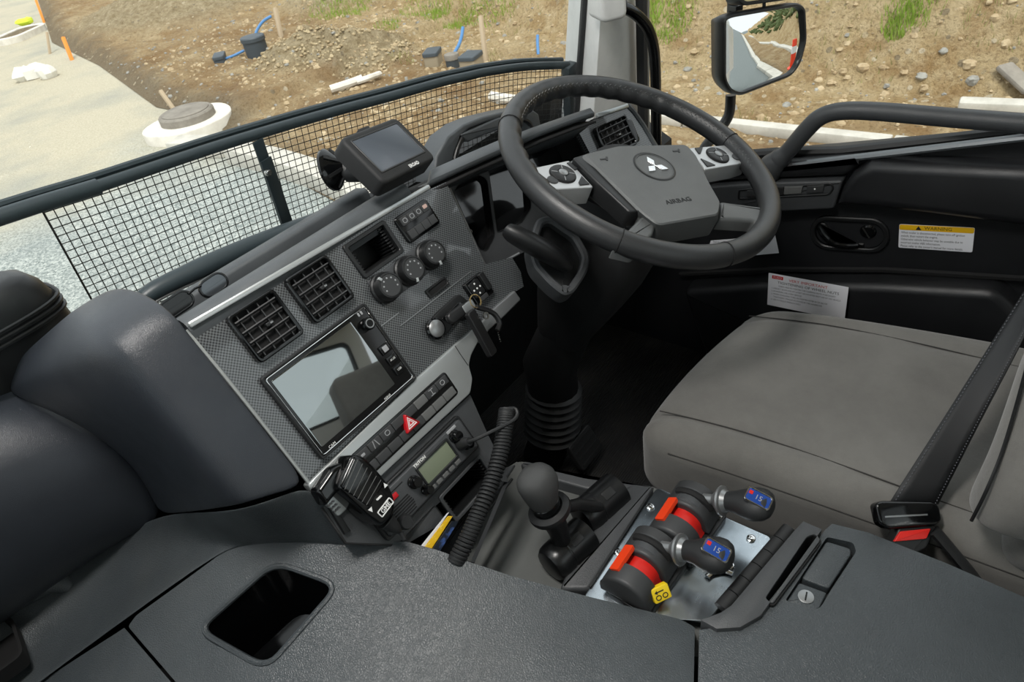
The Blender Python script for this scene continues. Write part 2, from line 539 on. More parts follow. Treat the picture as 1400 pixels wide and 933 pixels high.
def gz(x, y):
    fx = min(max((x - 1) / .1, 0), len(_hx) - 1.001); fy = min(max((y + 8) / .1, 0), len(_hy) - 1.001)
    i, j = int(fx), int(fy); a, b = fx - i, fy - j
    return (_HC[j][i] * (1 - a) + _HC[j][i + 1] * a) * (1 - b) + (_HC[j + 1][i] * (1 - a) + _HC[j + 1][i + 1] * a) * b
def ex(y): return float(np.interp(y, [-60, 0, 4.6, 7.7, 8.6, 10.3, 14.4, 18.5, 30, 60], [3.3, 3.25, 3.3, 4.0, 4.5, 4.55, 5.7, 6.6, 11, 24]))
def grid_object(name, xs, ys, mat):
    X, Y = np.meshgrid(xs, ys); Xe = X + edge_x(Y)
    Z = ground_h(Xe, Y); n, m = X.shape
    V = np.stack([Xe, Y, Z], -1).reshape(-1, 3)
    idx = np.arange(n * m).reshape(n, m)
    F = np.stack([idx[:-1, :-1], idx[:-1, 1:], idx[1:, 1:], idx[1:, :-1]], -1).reshape(-1, 4)
    me = bpy.data.meshes.new(name); me.from_pydata(V.tolist(), [], F.tolist()); me.shade_smooth()
    for nm, val in (('edge', X), ('bank', Xe - foot_x(Y)), ('heap', heap_m(Xe, Y))):
        at = me.attributes.new(nm, 'FLOAT', 'POINT'); at.data.foreach_set('value', np.ascontiguousarray(val.reshape(-1), dtype=np.float32))
    me.materials.append(mat); o = bpy.data.objects.new(name, me); COL.objects.link(o); return o

def dirt():
    t = NT('clay_and_gravel'); c = t.coord()
    def attr(n):
        a = t.N.new('ShaderNodeAttribute'); a.attribute_name = n; return a.outputs['Fac']
    big = t.noise(.7, 6, .65, c); mid = t.noise(4.5, 6, .72, c); fine = t.noise(26, 5, .78, c)
    bankc = t.ramp(big, [(.28, srgb(162, 132, 92)), (.45, srgb(192, 164, 120)), (.58, srgb(210, 186, 144)), (.75, srgb(186, 160, 120))])
    bankc = t.mix(t.ramp(mid, [(.46, (0, 0, 0)), (.62, (.8, .8, .8))]), bankc, srgb(224, 202, 162))
    flat = t.ramp(t.noise(1.1, 6, .7, c), [(.3, srgb(152, 124, 92)), (.5, srgb(186, 160, 122)), (.68, srgb(214, 192, 154))])
    nz = t.math('MULTIPLY', t.math('SUBTRACT', t.noise(1.2, 4, .65, c), .5), 3.0)
    col = t.mix(t.ramp(t.math('ADD', t.math('ADD', attr('bank'), nz), 1.6), [(.2, (0, 0, 0)), (.9, (1, 1, 1))]), flat, bankc)
    col = t.mix(t.ramp(t.noise(1.6, 5, .7, t.coord((1, 1, 2))), [(.52, (0, 0, 0)), (.66, (.55, .55, .55))]), col, srgb(160, 124, 80))
    hp = t.ramp(attr('heap'), [(.12, (0, 0, 0)), (.4, (.85, .85, .85))])
    col = t.mix(hp, col, t.ramp(t.noise(7, 4, .7, c), [(.35, srgb(160, 144, 112)), (.65, srgb(208, 192, 160))]))
    eg = t.ramp(t.math('ADD', attr('edge'), t.math('MULTIPLY', t.math('SUBTRACT', t.noise(2.5, 4, .7, c), .5), .8)), [(.15, (.85, .85, .85)), (.62, (0, 0, 0))])
    col = t.mix(eg, col, srgb(140, 128, 108))
    vo = t.N.new('ShaderNodeTexVoronoi'); vo.inputs['Scale'].default_value = 11; vo.inputs['Randomness'].default_value = 1.0; t.L.new(c, vo.inputs['Vector'])
    vc_ = t.N.new('ShaderNodeSeparateColor'); t.L.new(vo.outputs['Color'], vc_.inputs[0])
    st = t.math('MULTIPLY', t.math('LESS_THAN', vo.outputs['Distance'], t.math('MULTIPLY', vc_.outputs[0], .42)), t.math('GREATER_THAN', vc_.outputs[1], .6))
    col = t.mix(t.math('MULTIPLY', st, .75), col, t.ramp(vc_.outputs[2], [(.3, srgb(150, 138, 116)), (.5, srgb(204, 184, 148)), (.8, srgb(232, 218, 190))]))
    col = t.mix(t.ramp(fine, [(.34, (.6, .6, .6)), (.5, (0, 0, 0))]), col, srgb(112, 86, 54))
    t.P(color=col, rough=.95, spec=.1)
    t.bump(t.math('ADD', t.math('ADD', fine, t.math('MULTIPLY', mid, 1.4)), t.math('MULTIPLY', st, .5)), .9, .10)
    return t.m
def clayflat():
    t = NT('trampled_red_clay'); c = t.coord()
    col = t.ramp(t.noise(1.2, 6, .7, c), [(.3, srgb(128, 96, 68)), (.5, srgb(160, 126, 92)), (.7, srgb(188, 160, 122))])
    col = t.mix(t.ramp(t.noise(30, 4, .7, c), [(.35, (.5, .5, .5)), (.6, (0, 0, 0))]), col, srgb(112, 84, 58))
    t.P(color=col, rough=.95, spec=.1); t.bump(t.noise(14, 6, .7, c), .8, .05); return t.m
def roadmat():
    t = NT('gravel_road'); c = t.coord()
    sp = t.N.new('ShaderNodeSeparateXYZ'); t.L.new(c, sp.inputs[0])
    vo = t.N.new('ShaderNodeTexVoronoi'); vo.inputs['Scale'].default_value = 60; t.L.new(c, vo.inputs['Vector'])
    chip = t.ramp(t.mix(.5, vo.outputs['Color'], t.noise(70, 3, .7, c)), [(.3, srgb(112, 120, 118)), (.5, srgb(156, 162, 158)), (.72, srgb(198, 201, 195))])
    fineg = t.ramp(t.noise(40, 5, .7, c), [(.3, srgb(168, 160, 140)), (.7, srgb(200, 192, 170))])
    # fine pale basecourse starts some 8 m ahead of the truck, coarse blue chip before it
    far = t.math('ADD', sp.outputs[1], t.math('MULTIPLY', t.noise(.5, 4, .6, c), 5.0))
    col = t.mix(t.ramp(t.math('MULTIPLY', t.math('SUBTRACT', far, 9.6), .45), [(0, (0, 0, 0)), (1, (1, 1, 1))]), chip, fineg)
    col = t.mix(t.ramp(t.noise(.7, 5, .6, c), [(.45, (0, 0, 0)), (.7, (.5, .5, .5))]), col, srgb(132, 138, 136))
    asph = t.ramp(t.noise(60, 3, .7, c), [(.3, srgb(96, 102, 102)), (.7, srgb(138, 144, 143))])
    col = t.mix(t.ramp(t.math('MULTIPLY', t.math('ADD', sp.outputs[1], 1.0), -.5), [(0, (0, 0, 0)), (1, (1, 1, 1))]), col, asph)
    t.P(color=col, rough=.9, spec=.2); t.bump(t.math('ADD', vo.outputs['Distance'], t.noise(60, 4, .7, c)), .5, .02); return t.m
def concrete(name='concrete', a=(206, 202, 192), b=(176, 172, 162)):
    t = NT(name); c = t.coord()
    t.P(color=t.ramp(t.noise(5, 6, .7, c), [(.3, srgb(*b)), (.7, srgb(*a))]), rough=.85, spec=.2); t.bump(t.noise(60, 4, .7, c), .3, .005); return t.m
M_['dirt'], M_['clayflat'], M_['road'], M_['concrete'] = dirt(), clayflat(), roadmat(), concrete()
M_['concrete_grey'] = concrete('grey_concrete', (150, 144, 134), (120, 114, 106))
M_['limemark'] = concrete('white_mortar', (236, 232, 222), (206, 200, 188))
M_['wood'] = plain('weathered_timber', (176, 158, 132), .85)
M_['orangewood'] = plain('orange_paint', (232, 146, 62), .7)
M_['bluepipe'] = plain('blue_poly_pipe', (84, 134, 186), .45)
M_['boxblack'] = plain('black_meter_box', (66, 74, 80), .55)
M_['boxtan'] = plain('dusty_box_side', (150, 138, 116), .8)
M_['sack'] = plain('white_sack', (226, 224, 216), .8)
M_['hivis'] = plain('hi_vis', (206, 226, 60), .7)
M_['leafgreen'] = plain('leaf_green', (138, 164, 62), .8)
M_['leafdull'] = plain('leaf_dull', (158, 152, 100), .85)
def rockmat(name, a, b):
    t = NT(name); c = t.coord()
    t.P(color=t.ramp(t.noise(6, 5, .7, c), [(.3, srgb(*b)), (.7, srgb(*a))]), rough=.9, spec=.15); t.bump(t.noise(20, 4, .7, c), .6, .03); return t.m
M_['rock'] = rockmat('pale_rock', (200, 182, 150), (158, 136, 104))
M_['rockgrey'] = rockmat('grey_rock', (170, 168, 160), (128, 126, 120))

g1 = struct(grid_object('ground', np.concatenate([np.arange(0, 12, .07), np.arange(12, 26, .3)]), np.concatenate([np.arange(-60, -4, .6), np.arange(-4, 16, .07), np.arange(16, 34, .16), np.arange(34, 60, .8)]), M_['dirt']))
mb = MB(); fl = Frame((0, 0, ZG - .03), (1, 0, 0), (0, 1, 0))
mb.grid([[(x, y, ZG - .03) for x in (-60, -20, -5, 0, 4, 10, 30)] for y in (-90, -30, -5, 0, 5, 10, 20, 40, 90)])
struct(mb.build('road', M_['road']))

def on(px, py, z=ZG):
    return atz(px, py, z)
def ontop(px, py, dz=0.0):
    """march the pixel's ray to the terrain"""
    r = ray(px, py); t = 1.5; last = t
    for i in range(4000):
        P = CAM + r * t
        if P.z <= max(gz(P.x, P.y) if P.x > ex(P.y) else -9, ZG - .03) + dz: break
        t *= 1.004
    return CAM + r * t

# kerbs: long cast blocks, one by one
ORD = ['first', 'second', 'third', 'fourth', 'fifth', 'sixth', 'seventh', 'eighth', 'ninth', 'tenth', 'eleventh', 'twelfth', 'thirteenth', 'fourteenth', 'fifteenth', 'sixteenth', 'seventeenth', 'eighteenth', 'nineteenth', 'twentieth']
ORD += ['twenty-' + o for o in ORD[:9]] + ['thirtieth'] + ['thirty-' + o for o in ORD[:9]]
def kerb_run(name, pts, w, h, label, group, seg=1.2, mat='concrete'):
    P = [Vector(p) for p in pts]; k = 0
    for a, b in zip(P, P[1:]):
        L = (b - a).length; m = max(1, round(L / seg)); d = (b - a) / m
        for i in range(m):
            mb = MB(); mb.bar(a + d * i + d * .004 + Vector((0, 0, h / 2)), a + d * (i + 1) - d * .004 + Vector((0, 0, h / 2)), w, h)
            o = mb.build(name, M_[mat], bevel=.015); tag(o, label % ORD[k], 'kerb', group); k += 1
KB = [on(x, y, ZG + .1) for x, y in ((318, 203), (370, 214), (435, 234), (500, 264), (560, 292))]
kerb_run('kerb_block', [(p.x, p.y, ZG - .05) for p in KB], .26, .20, 'pale concrete kerb block beyond the windscreen mesh, %s from the manhole', 'kerb blocks along the gravel road', 1.25)
kerb_run('kerb_stone', [(5.86, -2.6, ZG - .03), (5.92, 4.6, ZG - .03)], .13, .10, 'pale kerb stone at the foot of the bank, %s from the right picture edge', 'kerb stones below the bank', 1.8)
mb = MB(); P = ontop(1308, 152); mb.bar(P + Vector((.25, -2.4, .02)), P + Vector((.0, 0, .02)), .16, .17)
tag(mb.build('concrete_beam', M_['concrete'], bevel=.02), 'long pale concrete beam lying on the bank above the grab rail', 'beam')
P = ontop(1385, 118); mb = MB()
mb.bar(P + Vector((-.1, -.15, 0)), P + Vector((.1, .12, .14)), .16, .05)
tag(mb.build('concrete_slab', M_['concrete_grey'], bevel=.02), 'tilted broken concrete slab at the right edge, above the long beam', 'slab')

# manhole
P = on(262, 172, ZG + .02); mh = thing('manhole', 'round concrete manhole with white mortar collar beside the road edge', 'manhole', P)
fm = Frame(P, (1, 0, 0), (0, 1, 0))
mb = MB(); n = 40
o_ = [(.56 * math.cos(a) * (1 + .05 * math.sin(3 * a)), (.52) * math.sin(a) * (1 + .06 * math.cos(2 * a))) for a in [2 * math.pi * i / n for i in range(n)]]
mb.prism(fm, o_, -.1, .09, .02); mb.build('mortar_collar', M_['limemark'], mh)
MB().lathe(fm, [(.34, .07), (.34, .17), (.32, .19), (.0001, .193)], 36).build('cover_ring', M_['concrete_grey'], mh)
MB().lathe(fm, [(.29, .187), (.29, .200), (.28, .205), (.0001, .205)], 36).build('lid', M_['concrete_grey'], mh)
# kerb return at the manhole
mb = MB(); mb.bar(on(312, 200, ZG + .06), on(240, 200, ZG + .06), .26, .18); tag(mb.build('kerb_block', M_['concrete'], bevel=.015), 'short kerb block turned towards the round manhole', 'kerb')

# stakes
def stake(a, b, L, mat, label, w=.045):
    P = ontop(*a); r = ray(*b); T = CAM + r * ((P - CAM).dot(AYH) / r.dot(AYH))
    mb = MB(); mb.bar(P - Vector((0, 0, .1)), T, w, w, (0, 1, 0)); tag(mb.build('stake', mat, bevel=.004), label, 'stake', None)
AYH = cam2cab(Vector((0, 0, 1)))
stake((66, 75), (64, 44), 1, M_['wood'], 'short pale survey stake near the far bend of the road')
stake((98, 83), (86, 51), 1, M_['orangewood'], 'leaning survey stake painted orange beside the road edge', .06)
stake((60, 32), (49, 0), 1, M_['orangewood'], 'tall orange survey stake at the far left top corner', .05)
stake((242, 152), (219, 124), 1, M_['wood'], 'pale stake leaning just behind the manhole', .05)
stake((384, 52), (376, 11), 1, M_['wood'], 'grey timber stake standing behind the black bucket-shaped pit', .06)
stake((664, 88), (657, 22), 1, M_['wood'], 'tall grey timber stake behind the meter boxes', .05)
stake((556, 116), (555, 105), 1, M_['rockgrey'], 'tiny dark peg standing behind the mesh guard', .03)

def pipe(pts, r, mat, label, cat='pipe', name='pipe'):
    tag(MB().tube(smooth_path(pts, 6), r, 8).build(name, mat), label, cat)
def onat(px, py, ref):
    r = ray(px, py); return CAM + r * ((ref - CAM).dot(AYH) / r.dot(AYH))
# round pit with blue pipe and flat meter box
def bucket(px, py, rad, h, label, toprim=.03, lidm='boxblack'):
    P = ontop(px, py); t = thing('service_pit', label, 'utility box', P); f = Frame(P, (1, 0, 0), (0, 1, 0))
    MB().lathe(f, [(rad, -.1), (rad * 1.04, h)], 24).build('body', M_['boxblack'], t)
    MB().lathe(f, [(rad * 1.12, h - toprim), (rad * 1.12, h + .02), (rad * 1.05, h + .035), (.0001, h + .045)], 24).build('lid', M_[lidm], t)
    return P
P1 = bucket(354, 77, .17, .27, 'black round service pit with a blue pipe rising behind it')
pipe([onat(348, 52, P1), onat(352, 40, P1), onat(360, 29, P1), onat(371, 22, P1)], .022, M_['bluepipe'], 'curved blue poly pipe rising behind the round black pit')
def mbox(px, py, w, d, h, rz, label, side='boxtan'):
    P = ontop(px, py); t = thing('meter_box', label, 'utility box', P)
    f = Frame(P, (math.cos(rz), math.sin(rz), 0), (-math.sin(rz), math.cos(rz), 0))
    MB().rbox(f, 0, 0, w, d, -.12, h, .03, .01).build('body', M_[side], t)
    MB().rbox(f, 0, 0, w * 1.07, d * 1.07, h, h + .05, .04, .015).build('lid', M_['boxblack'], t)
    return P
P2 = mbox(302, 83, .34, .17, .05, .9, 'flat black meter box lid lying left of the round pit', 'boxblack')
pipe([onat(307, 81, P2), onat(320, 76, P2), onat(334, 69, P2)], .02, M_['bluepipe'], 'short blue pipe lying between the flat meter box and the pit')
P3 = mbox(594, 88, .30, .20, .14, .5, 'rectangular meter box with a black lid, leftmost of three')
P4 = bucket(620, 91, .09, .13, 'small round pit with a pale lid between two meter boxes', .03, 'concrete_grey')
P5 = mbox(646, 93, .30, .22, .13, .25, 'rectangular meter box with a black lid, rightmost of three')
pipe([onat(620, 74, P4), onat(627, 62, P4), onat(631, 50, P4), onat(633, 37, P4)], .022, M_['bluepipe'], 'upright blue poly pipe rising from the small round pit')
P6 = ontop(736, 75)
pipe([onat(736, 75, P6), onat(735, 60, P6), onat(735, 48, P6)], .02, M_['bluepipe'], 'lone blue pipe end sticking out of the bank near the pillar')
# white pipes on the dirt
P = ontop(470, 118)
pipe([ontop(452, 122, .06), ontop(480, 113, .07), ontop(496, 107, .06)], .05, M_['limemark'], 'thick white pipe lying on the bare clay')
pipe([ontop(488, 112, .06), ontop(505, 106, .07), ontop(519, 101, .06)], .038, M_['limemark'], 'thinner white pipe lying end to end with the thick one')
pipe([ontop(672, 132, .05), ontop(690, 135, .05), ontop(715, 138, .05)], .06, M_['limemark'], 'white pipe half buried in clay behind the mesh near the wheel')
# left far: dirt-filled trough ring, sack, hi-vis bundle
P = ontop(30, 52); t = thing('dirt_bed', 'soil bed with a white edging by the far road bend', 'bed', P); f = Frame(P, (.8, .6, 0), (-.6, .8, 0))
o_ = rr(0, 0, 1.5, .75, .3, 5); i_ = rr(0, 0, 1.36, .6, .24, 5)
MB().ring(f, o_, i_, -.1, .16, .02).build('edging', M_['limemark'], t); MB().prism(f, i_, -.1, .13, .04).build('soil', M_['dirt'], t)
def lump(P, sc, mat, name, label, cat, seed, group=None):
    mb = MB(); rg = random.Random(seed); rows = []
    for i in range(1, 6):
        a = math.pi * i / 6
        rows.append([Vector(P) + Vector((sc[0] * math.sin(a) * math.cos(b) * rg.uniform(.75, 1.15), sc[1] * math.sin(a) * math.sin(b) * rg.uniform(.75, 1.15), -sc[2] * math.cos(a) * rg.uniform(.8, 1.1))) for b in [2 * math.pi * k / 9 for k in range(9)]])
    mb.rings(rows); o = mb.build(name, mat, smooth=25)
    if label: tag(o, label, cat, group)
    return o
P = ontop(37, 36); lump(P + Vector((0, 0, .12)), (.22, .2, .1), M_['hivis'], 'vest_bundle', 'crumpled lime-yellow vest on the far soil bed', 'vest', 3)
for k, (a, s_) in enumerate((((36, 110), .20), ((52, 106), .24), ((68, 107), .19))):
    P = ontop(*a); lump(P + Vector((0, 0, .1)), (s_, s_ * .8, .16), M_['sack'], 'sandbag', ['small white sandbag at the left end of the row on the road', 'plump white sandbag in the middle of the row on the road', 'white sandbag at the right end of the row on the road'][k], 'sandbag', 20 + k)
# rocks
spots = [(370, 43, .16), (200, 88, .12), (212, 107, .1), (128, 8, .1), (545, 125, .1), (1040, 163, .16), (1000, 150, .18), (1085, 157, .15), (1325, 88, .22), (1330, 110, .2), (1160, 60, .14), (1210, 130, .18), (1260, 104, .16), (1120, 110, .14), (1180, 92, .2), (1075, 145, .14), (1375, 60, .15), (1250, 50, .14), (940, 95, .16), (925, 120, .13), (960, 60, .12), (1290, 70, .12), (1150, 170, .13), (1110, 165, .12), (1010, 120, .1), (1360, 25, .14), (1230, 20, .12), (690, 50, .14), (560, 40, .2), (540, 62, .14), (770, 60, .13), (330, 20, .2), (345, 12, .16), (318, 30, .16)]
order_ = sorted(range(len(spots)), key=lambda i: spots[i][0])
for k, (x, y, s_) in enumerate(spots):
    P = ontop(x, y); s_ *= .34; lump(P, (s_ * rng.uniform(.8, 1.3), s_ * rng.uniform(.8, 1.2), s_ * rng.uniform(.6, .9)), M_['rock' if k % 3 else 'rockgrey'], 'rock', ('pale' if k % 3 else 'grey') + ' loose rock in the clay, ' + ORD[order_.index(k)] + ' rock from the left picture edge', 'rock', 50 + k, 'loose rocks on the clay ground and bank')
def scatter_rocks(n, name, mat, x0, x1, y0, y1, s0, s1, seed):
    rg = random.Random(seed); mb = MB()
    for i in range(n):
        y = rg.uniform(y0, y1); x = ex(y) + rg.uniform(x0, x1); s_ = s0 * (s1 / s0) ** (rg.random() ** 2.2)
        z = gz(x, y)
        rows = []
        for j, a in enumerate((.7, 1.5, 2.4)):
            rows.append([(x + s_ * math.sin(a) * math.cos(b) * rg.uniform(.6, 1.3), y + s_ * math.sin(a) * math.sin(b) * rg.uniform(.6, 1.3), z - s_ * .7 * math.cos(a) * rg.uniform(.7, 1.2)) for b in (0, 1.25, 2.5, 3.8, 5.0)])
        mb.rings(rows)
    o = mb.build(name, mat, smooth=0, recalc=False); o['kind'] = 'stuff'; return o
tag(scatter_rocks(6500, 'pebbles', M_['rock'], .6, 8, -2, 13, .010, .055, 5), 'small pale stones strewn over the clay ground and bank', 'stones')
tag(scatter_rocks(2200, 'gravel', M_['rockgrey'], .1, 8, -2, 14, .010, .04, 6), 'small grey stones strewn over the clay ground and bank', 'stones')
rg_ = random.Random(77); mb = MB()
for i in range(700):
    cx_, cy_, hh_, rx_, ry_ = HEAPS[i % 2]; a = rg_.uniform(0, 6.28); d = math.sqrt(rg_.random()) * 1.05
    x = cx_ + rx_ * d * math.cos(a); y = cy_ + ry_ * d * math.sin(a); z = gz(x, y); s_ = rg_.uniform(.01, .032)
    mb.rings([[(x + s_ * math.sin(q) * math.cos(b) * rg_.uniform(.6, 1.3), y + s_ * math.sin(q) * math.sin(b) * rg_.uniform(.6, 1.3), z + .01 - s_ * .8 * math.cos(q) * rg_.uniform(.7, 1.2)) for b in (0, 1.25, 2.5, 3.8, 5.0)] for q in (.7, 1.5, 2.4)])
o = mb.build('clods', rockmat('heap_clods', (196, 180, 148), (164, 146, 114)), smooth=0, recalc=False); o['kind'] = 'stuff'; tag(o, 'pale clods lying over the spoil heap', 'clods')
# grass
def grass(cl, name, mat, label, seed, h=.07):
    rg = random.Random(seed); mb = MB()
    for (px, py, rad, n) in cl:
        P = ontop(px, py)
        for i in range(n * 2):
            a = rg.uniform(0, 6.28); d = rad * math.sqrt(rg.random()); x = P.x + d * math.cos(a); y = P.y + d * math.sin(a) * 1.3; z = gz(x, y)
            hh = h * rg.uniform(.5, 1.4); b = rg.uniform(0, 6.28); lx, ly = rg.uniform(-.5, .5) * hh, rg.uniform(-.5, .5) * hh; w = .007
            k = mb.add([(x - w * math.cos(b), y - w * math.sin(b), z - .02), (x + w * math.cos(b), y + w * math.sin(b), z - .02), (x + lx, y + ly, z + hh)])
            mb.f.append((k, k + 1, k + 2))
    o = mb.build(name, mat, smooth=0, recalc=False); o['kind'] = 'stuff'; return tag(o, label, 'grass')
grass([(465, 10, .5, 260), (475, 16, .3, 120), (590, 8, .5, 200), (618, 22, .4, 200), (640, 12, .5, 240), (612, 36, .3, 120), (672, 8, .4, 140), (530, 36, .2, 70), (902, 10, .35, 420), (906, 26, .22, 200), (1245, 12, .16, 150), (1252, 3, .2, 130), (1234, 33, .1, 90), (690, 4, .4, 100)], 'grass', M_['leafgreen'], 'bright green grass tufts on the clay bank', 8)
grass([(450, 22, .5, 70), (565, 24, .5, 60), (700, 20, .5, 50), (930, 60, .5, 40), (1362, 30, .2, 40), (550, 82, .15, 30), (665, 82, .2, 40), (1010, 165, .2, 20), (1180, 20, .4, 30), (1200, 55, .4, 40)], 'dry_grass', M_['leafdull'], 'dull dry grass on the clay bank', 9)
# behind the truck (seen in the mirror): kerbs, scrub on the bank, marker posts
kerb_run('kerb_block', [(3.4, -1.5, ZG - .03), (3.4, -40, ZG - .03)], .3, .14, 'wide kerb block in the road edge row in the door mirror, %s from the cab', 'kerb blocks behind the truck', 5.5)
kerb_run('kerb_stone', [(5.86, -2.7, ZG - .03), (5.7, -40, ZG - .03)], .4, .16, 'kerb stone in the row below the bank in the door mirror, %s from the cab', 'kerb stones behind the truck', 5.3)
def scrub(n, seed):
    rg = random.Random(seed); mb = MB()
    for i in range(n):
        y = rg.uniform(-45, -5); x = rg.uniform(7.6, 20); z = float(ground_h(np.array([x]), np.array([y]))[0]); s_ = rg.uniform(.25, .7) * (1.6 if x > 16 else 1)
        for j in range(5):
            b = rg.uniform(0, 6.28); rows = []
            cx_, cy_, cz_ = x + rg.uniform(-.4, .4) * s_, y + rg.uniform(-.4, .4) * s_, z + rg.uniform(.1, .8) * s_
            for a in (.6, 1.5, 2.5): rows.append([(cx_ + s_ * .5 * math.sin(a) * math.cos(q) * rg.uniform(.5, 1.4), cy_ + s_ * .5 * math.sin(a) * math.sin(q) * rg.uniform(.5, 1.4), cz_ - s_ * .5 * math.cos(a) * rg.uniform(.6, 1.3)) for q in (0, 1.0, 2.1, 3.1, 4.2, 5.2)])
            mb.rings(rows)
    o = mb.build('scrub', plain('scrub_green', (92, 104, 62), .9), smooth=0, recalc=False); o['kind'] = 'stuff'; return tag(o, 'green scrub growing on the bank behind the truck', 'bushes')
scrub(500, 12)
mp_ = thing('marker_post', 'orange marker post with a white band seen in the door mirror', 'post', (4.7, -6.9, ZG))
mpf = Frame((4.7, -6.9, ZG - .02), (1, 0, 0), (0, 1, 0))
MB().lathe(mpf, [(.28, 0), (.28, .06), (.15, .09), (.13, 1.0), (.10, 1.05), (.0001, 1.06)], 20).build('post', M_['orange'], mp_)
MB().lathe(mpf, [(.145, .55), (.14, .75)], 20).build('white_band', M_['white'], mp_)
# ------------------------------------------------------------------ cab shell
DOOR_X = 1.36
mb = MB(); fz = Frame((0, 0, 0), (1, 0, 0), (0, 1, 0))
mb.prism(fz, [(-.8, -.8), (DOOR_X, -.8), (DOOR_X, 1.0), (-.8, 1.0)], -.05, .03)
struct(mb.build('floor', M_['floormat']))
mb = MB(); mb.prism(Frame((0, 1.0, 0), (1, 0, 0), (0, 0, 1)), [(-.8, -.05), (DOOR_X + .04, -.05), (DOOR_X + .04, .70), (-.8, .70)], -.04, .02)
struct(mb.build('wall_front', M_['matte']))
LW = Frame((-.82, 0, 0), (0, 1, 0), (0, 0, 1))
lw_ = rr(.0, 1.38, 1.34, .76, .12, 4)
struct(MB().plate(LW, [(-.84, -.05), (1.02, -.05), (1.02, .75), (.72, 1.9), (-.84, 1.95)], [lw_], -.05, .0).build('wall_left', M_['door']))
struct(MB().prism(LW, inset(lw_, -.005), -.03, -.026).build('window_4', M_['glass']))
RB = Frame((0, -.80, 0), (-1, 0, 0), (0, 0, 1))
rw = rr(-.56, 1.27, 1.30, .72, .08, 4)
struct(MB().plate(RB, [(-DOOR_X - .04, -.05), (.85, -.05), (.85, 1.95), (-DOOR_X - .04, 1.95)], [rw], -.04, .02).build('wall_rear', M_['headliner']))
struct(MB().prism(RB, inset(rw, -.005), -.012, -.008).build('window_3', M_['glass']))
struct(MB().ring(RB, inset(rw, -.012), inset(rw, .012), -.03, .03, .004).build('trim_3', M_['rubber']))
mb = MB(); mb.prism(Frame((DOOR_X, 0, 0), (0, -1, 0), (0, 0, 1)), [(-1.04, -.05), (-.70, -.05), (-.70, .60), (-.80, .66), (-1.04, .66)], -.05, -.002)
struct(mb.build('wall_right', M_['matte']))
lampf = Frame((.16, .42, 1.885), (1, 0, 0), (0, -1, 0))
cl = thing('added_fill_lamp', 'added flat white fill lamp on the headliner, out of view above the picture', 'lamp', lampf.o)  # fill lamp added out of view to brighten the dim interior
MB().rbox(lampf, 0, 0, .46, .26, -.02, .018, .03, .006).build('fill_lamp_body', M_['headliner'], cl)
lens_t = NT('fill_lamp_lens'); lens_t.P(color=srgb(245, 244, 238), rough=.4, emis=(1, .97, .92, 1), emis_s=3.0)
MB().rbox(lampf, 0, 0, .42, .22, .016, .024, .02, .004).build('fill_lamp_lens', lens_t.m, cl)
ld_ = bpy.data.lights.new('added_fill_light', 'AREA'); ld_.shape = 'RECTANGLE'; ld_.size = .42; ld_.size_y = .22; ld_.energy = 13; ld_.color = (1, .97, .93)  # light of the added fill lamp
lo_ = bpy.data.objects.new('added_fill_light', ld_); COL.objects.link(lo_); lo_.location = lampf.p(0, 0, .03)
mb = MB(); mb.grid([[(x, y, z) for x in (-.85, 0, .6, DOOR_X + .04)] for y, z in ((-.8, 1.92), (0, 1.95), (.4, 1.93), (.66, 1.86), (.74, 1.78))])
struct(mb.build('ceiling', M_['headliner'], solid=.04))

# door
DF = Frame((DOOR_X, 0, 0), (0, -1, 0), (0, 0, 1))
def dpx(pts, w=0.0):
    return [DF.px(x, y, w) for x, y in pts]
door = thing('door_1', 'dark grey plastic driver door with armrest, switches and inner handle', 'door', (DOOR_X, .3, .03)); del door['category']; struct(door)
out = dpx([(888, 232), (980, 222), (1060, 217), (1130, 212), (1400, 190)]) + [(.30, .76), (.78, .80), (.78, -.02), (-.80, -.02)]
MB().plate(DF, out, [], -.06, 0).build('inner_panel', M_['door'], door)
# sill strip under the glass
a = [DF.p(*DF.px(x, y, .02), .02) for x, y in ((1085, 225), (1180, 214), (1290, 201), (1400, 188), (1480, 178))]
MB().tube(a, .009, 8, flat=.7).build('sill_strip', M_['sill'], door, label='thin grey sill strip')
a = [DF.p(*DF.px(x, y, -.01), -.01) for x, y in ((880, 221), (980, 214), (1060, 208), (1150, 206), (1240, 196), (1360, 182), (1480, 168))]
MB().tube(a, .012, 8, flat=.8).build('window_seal', M_['rubber'], door)
# front ledge in front of the armrest (flat shelf below the rail)
MB().prism(DF, roundpoly(dpx([(930, 236), (1060, 224), (1180, 216), (1160, 241), (1050, 246), (930, 252)], .03), .008), 0, .03, .012).build('ledge', M_['door'], door)
# armrest pad
arm = dpx([(1143, 281), (1150, 260), (1163, 240), (1190, 222)], .04) + [(.02, .668), (.40, .715), (.40, .500)] + dpx([(1400, 311), (1270, 294), (1200, 286)], .04)
MB().prism(DF, arm, 0, .045, .02).build('armrest', M_['door'], door)
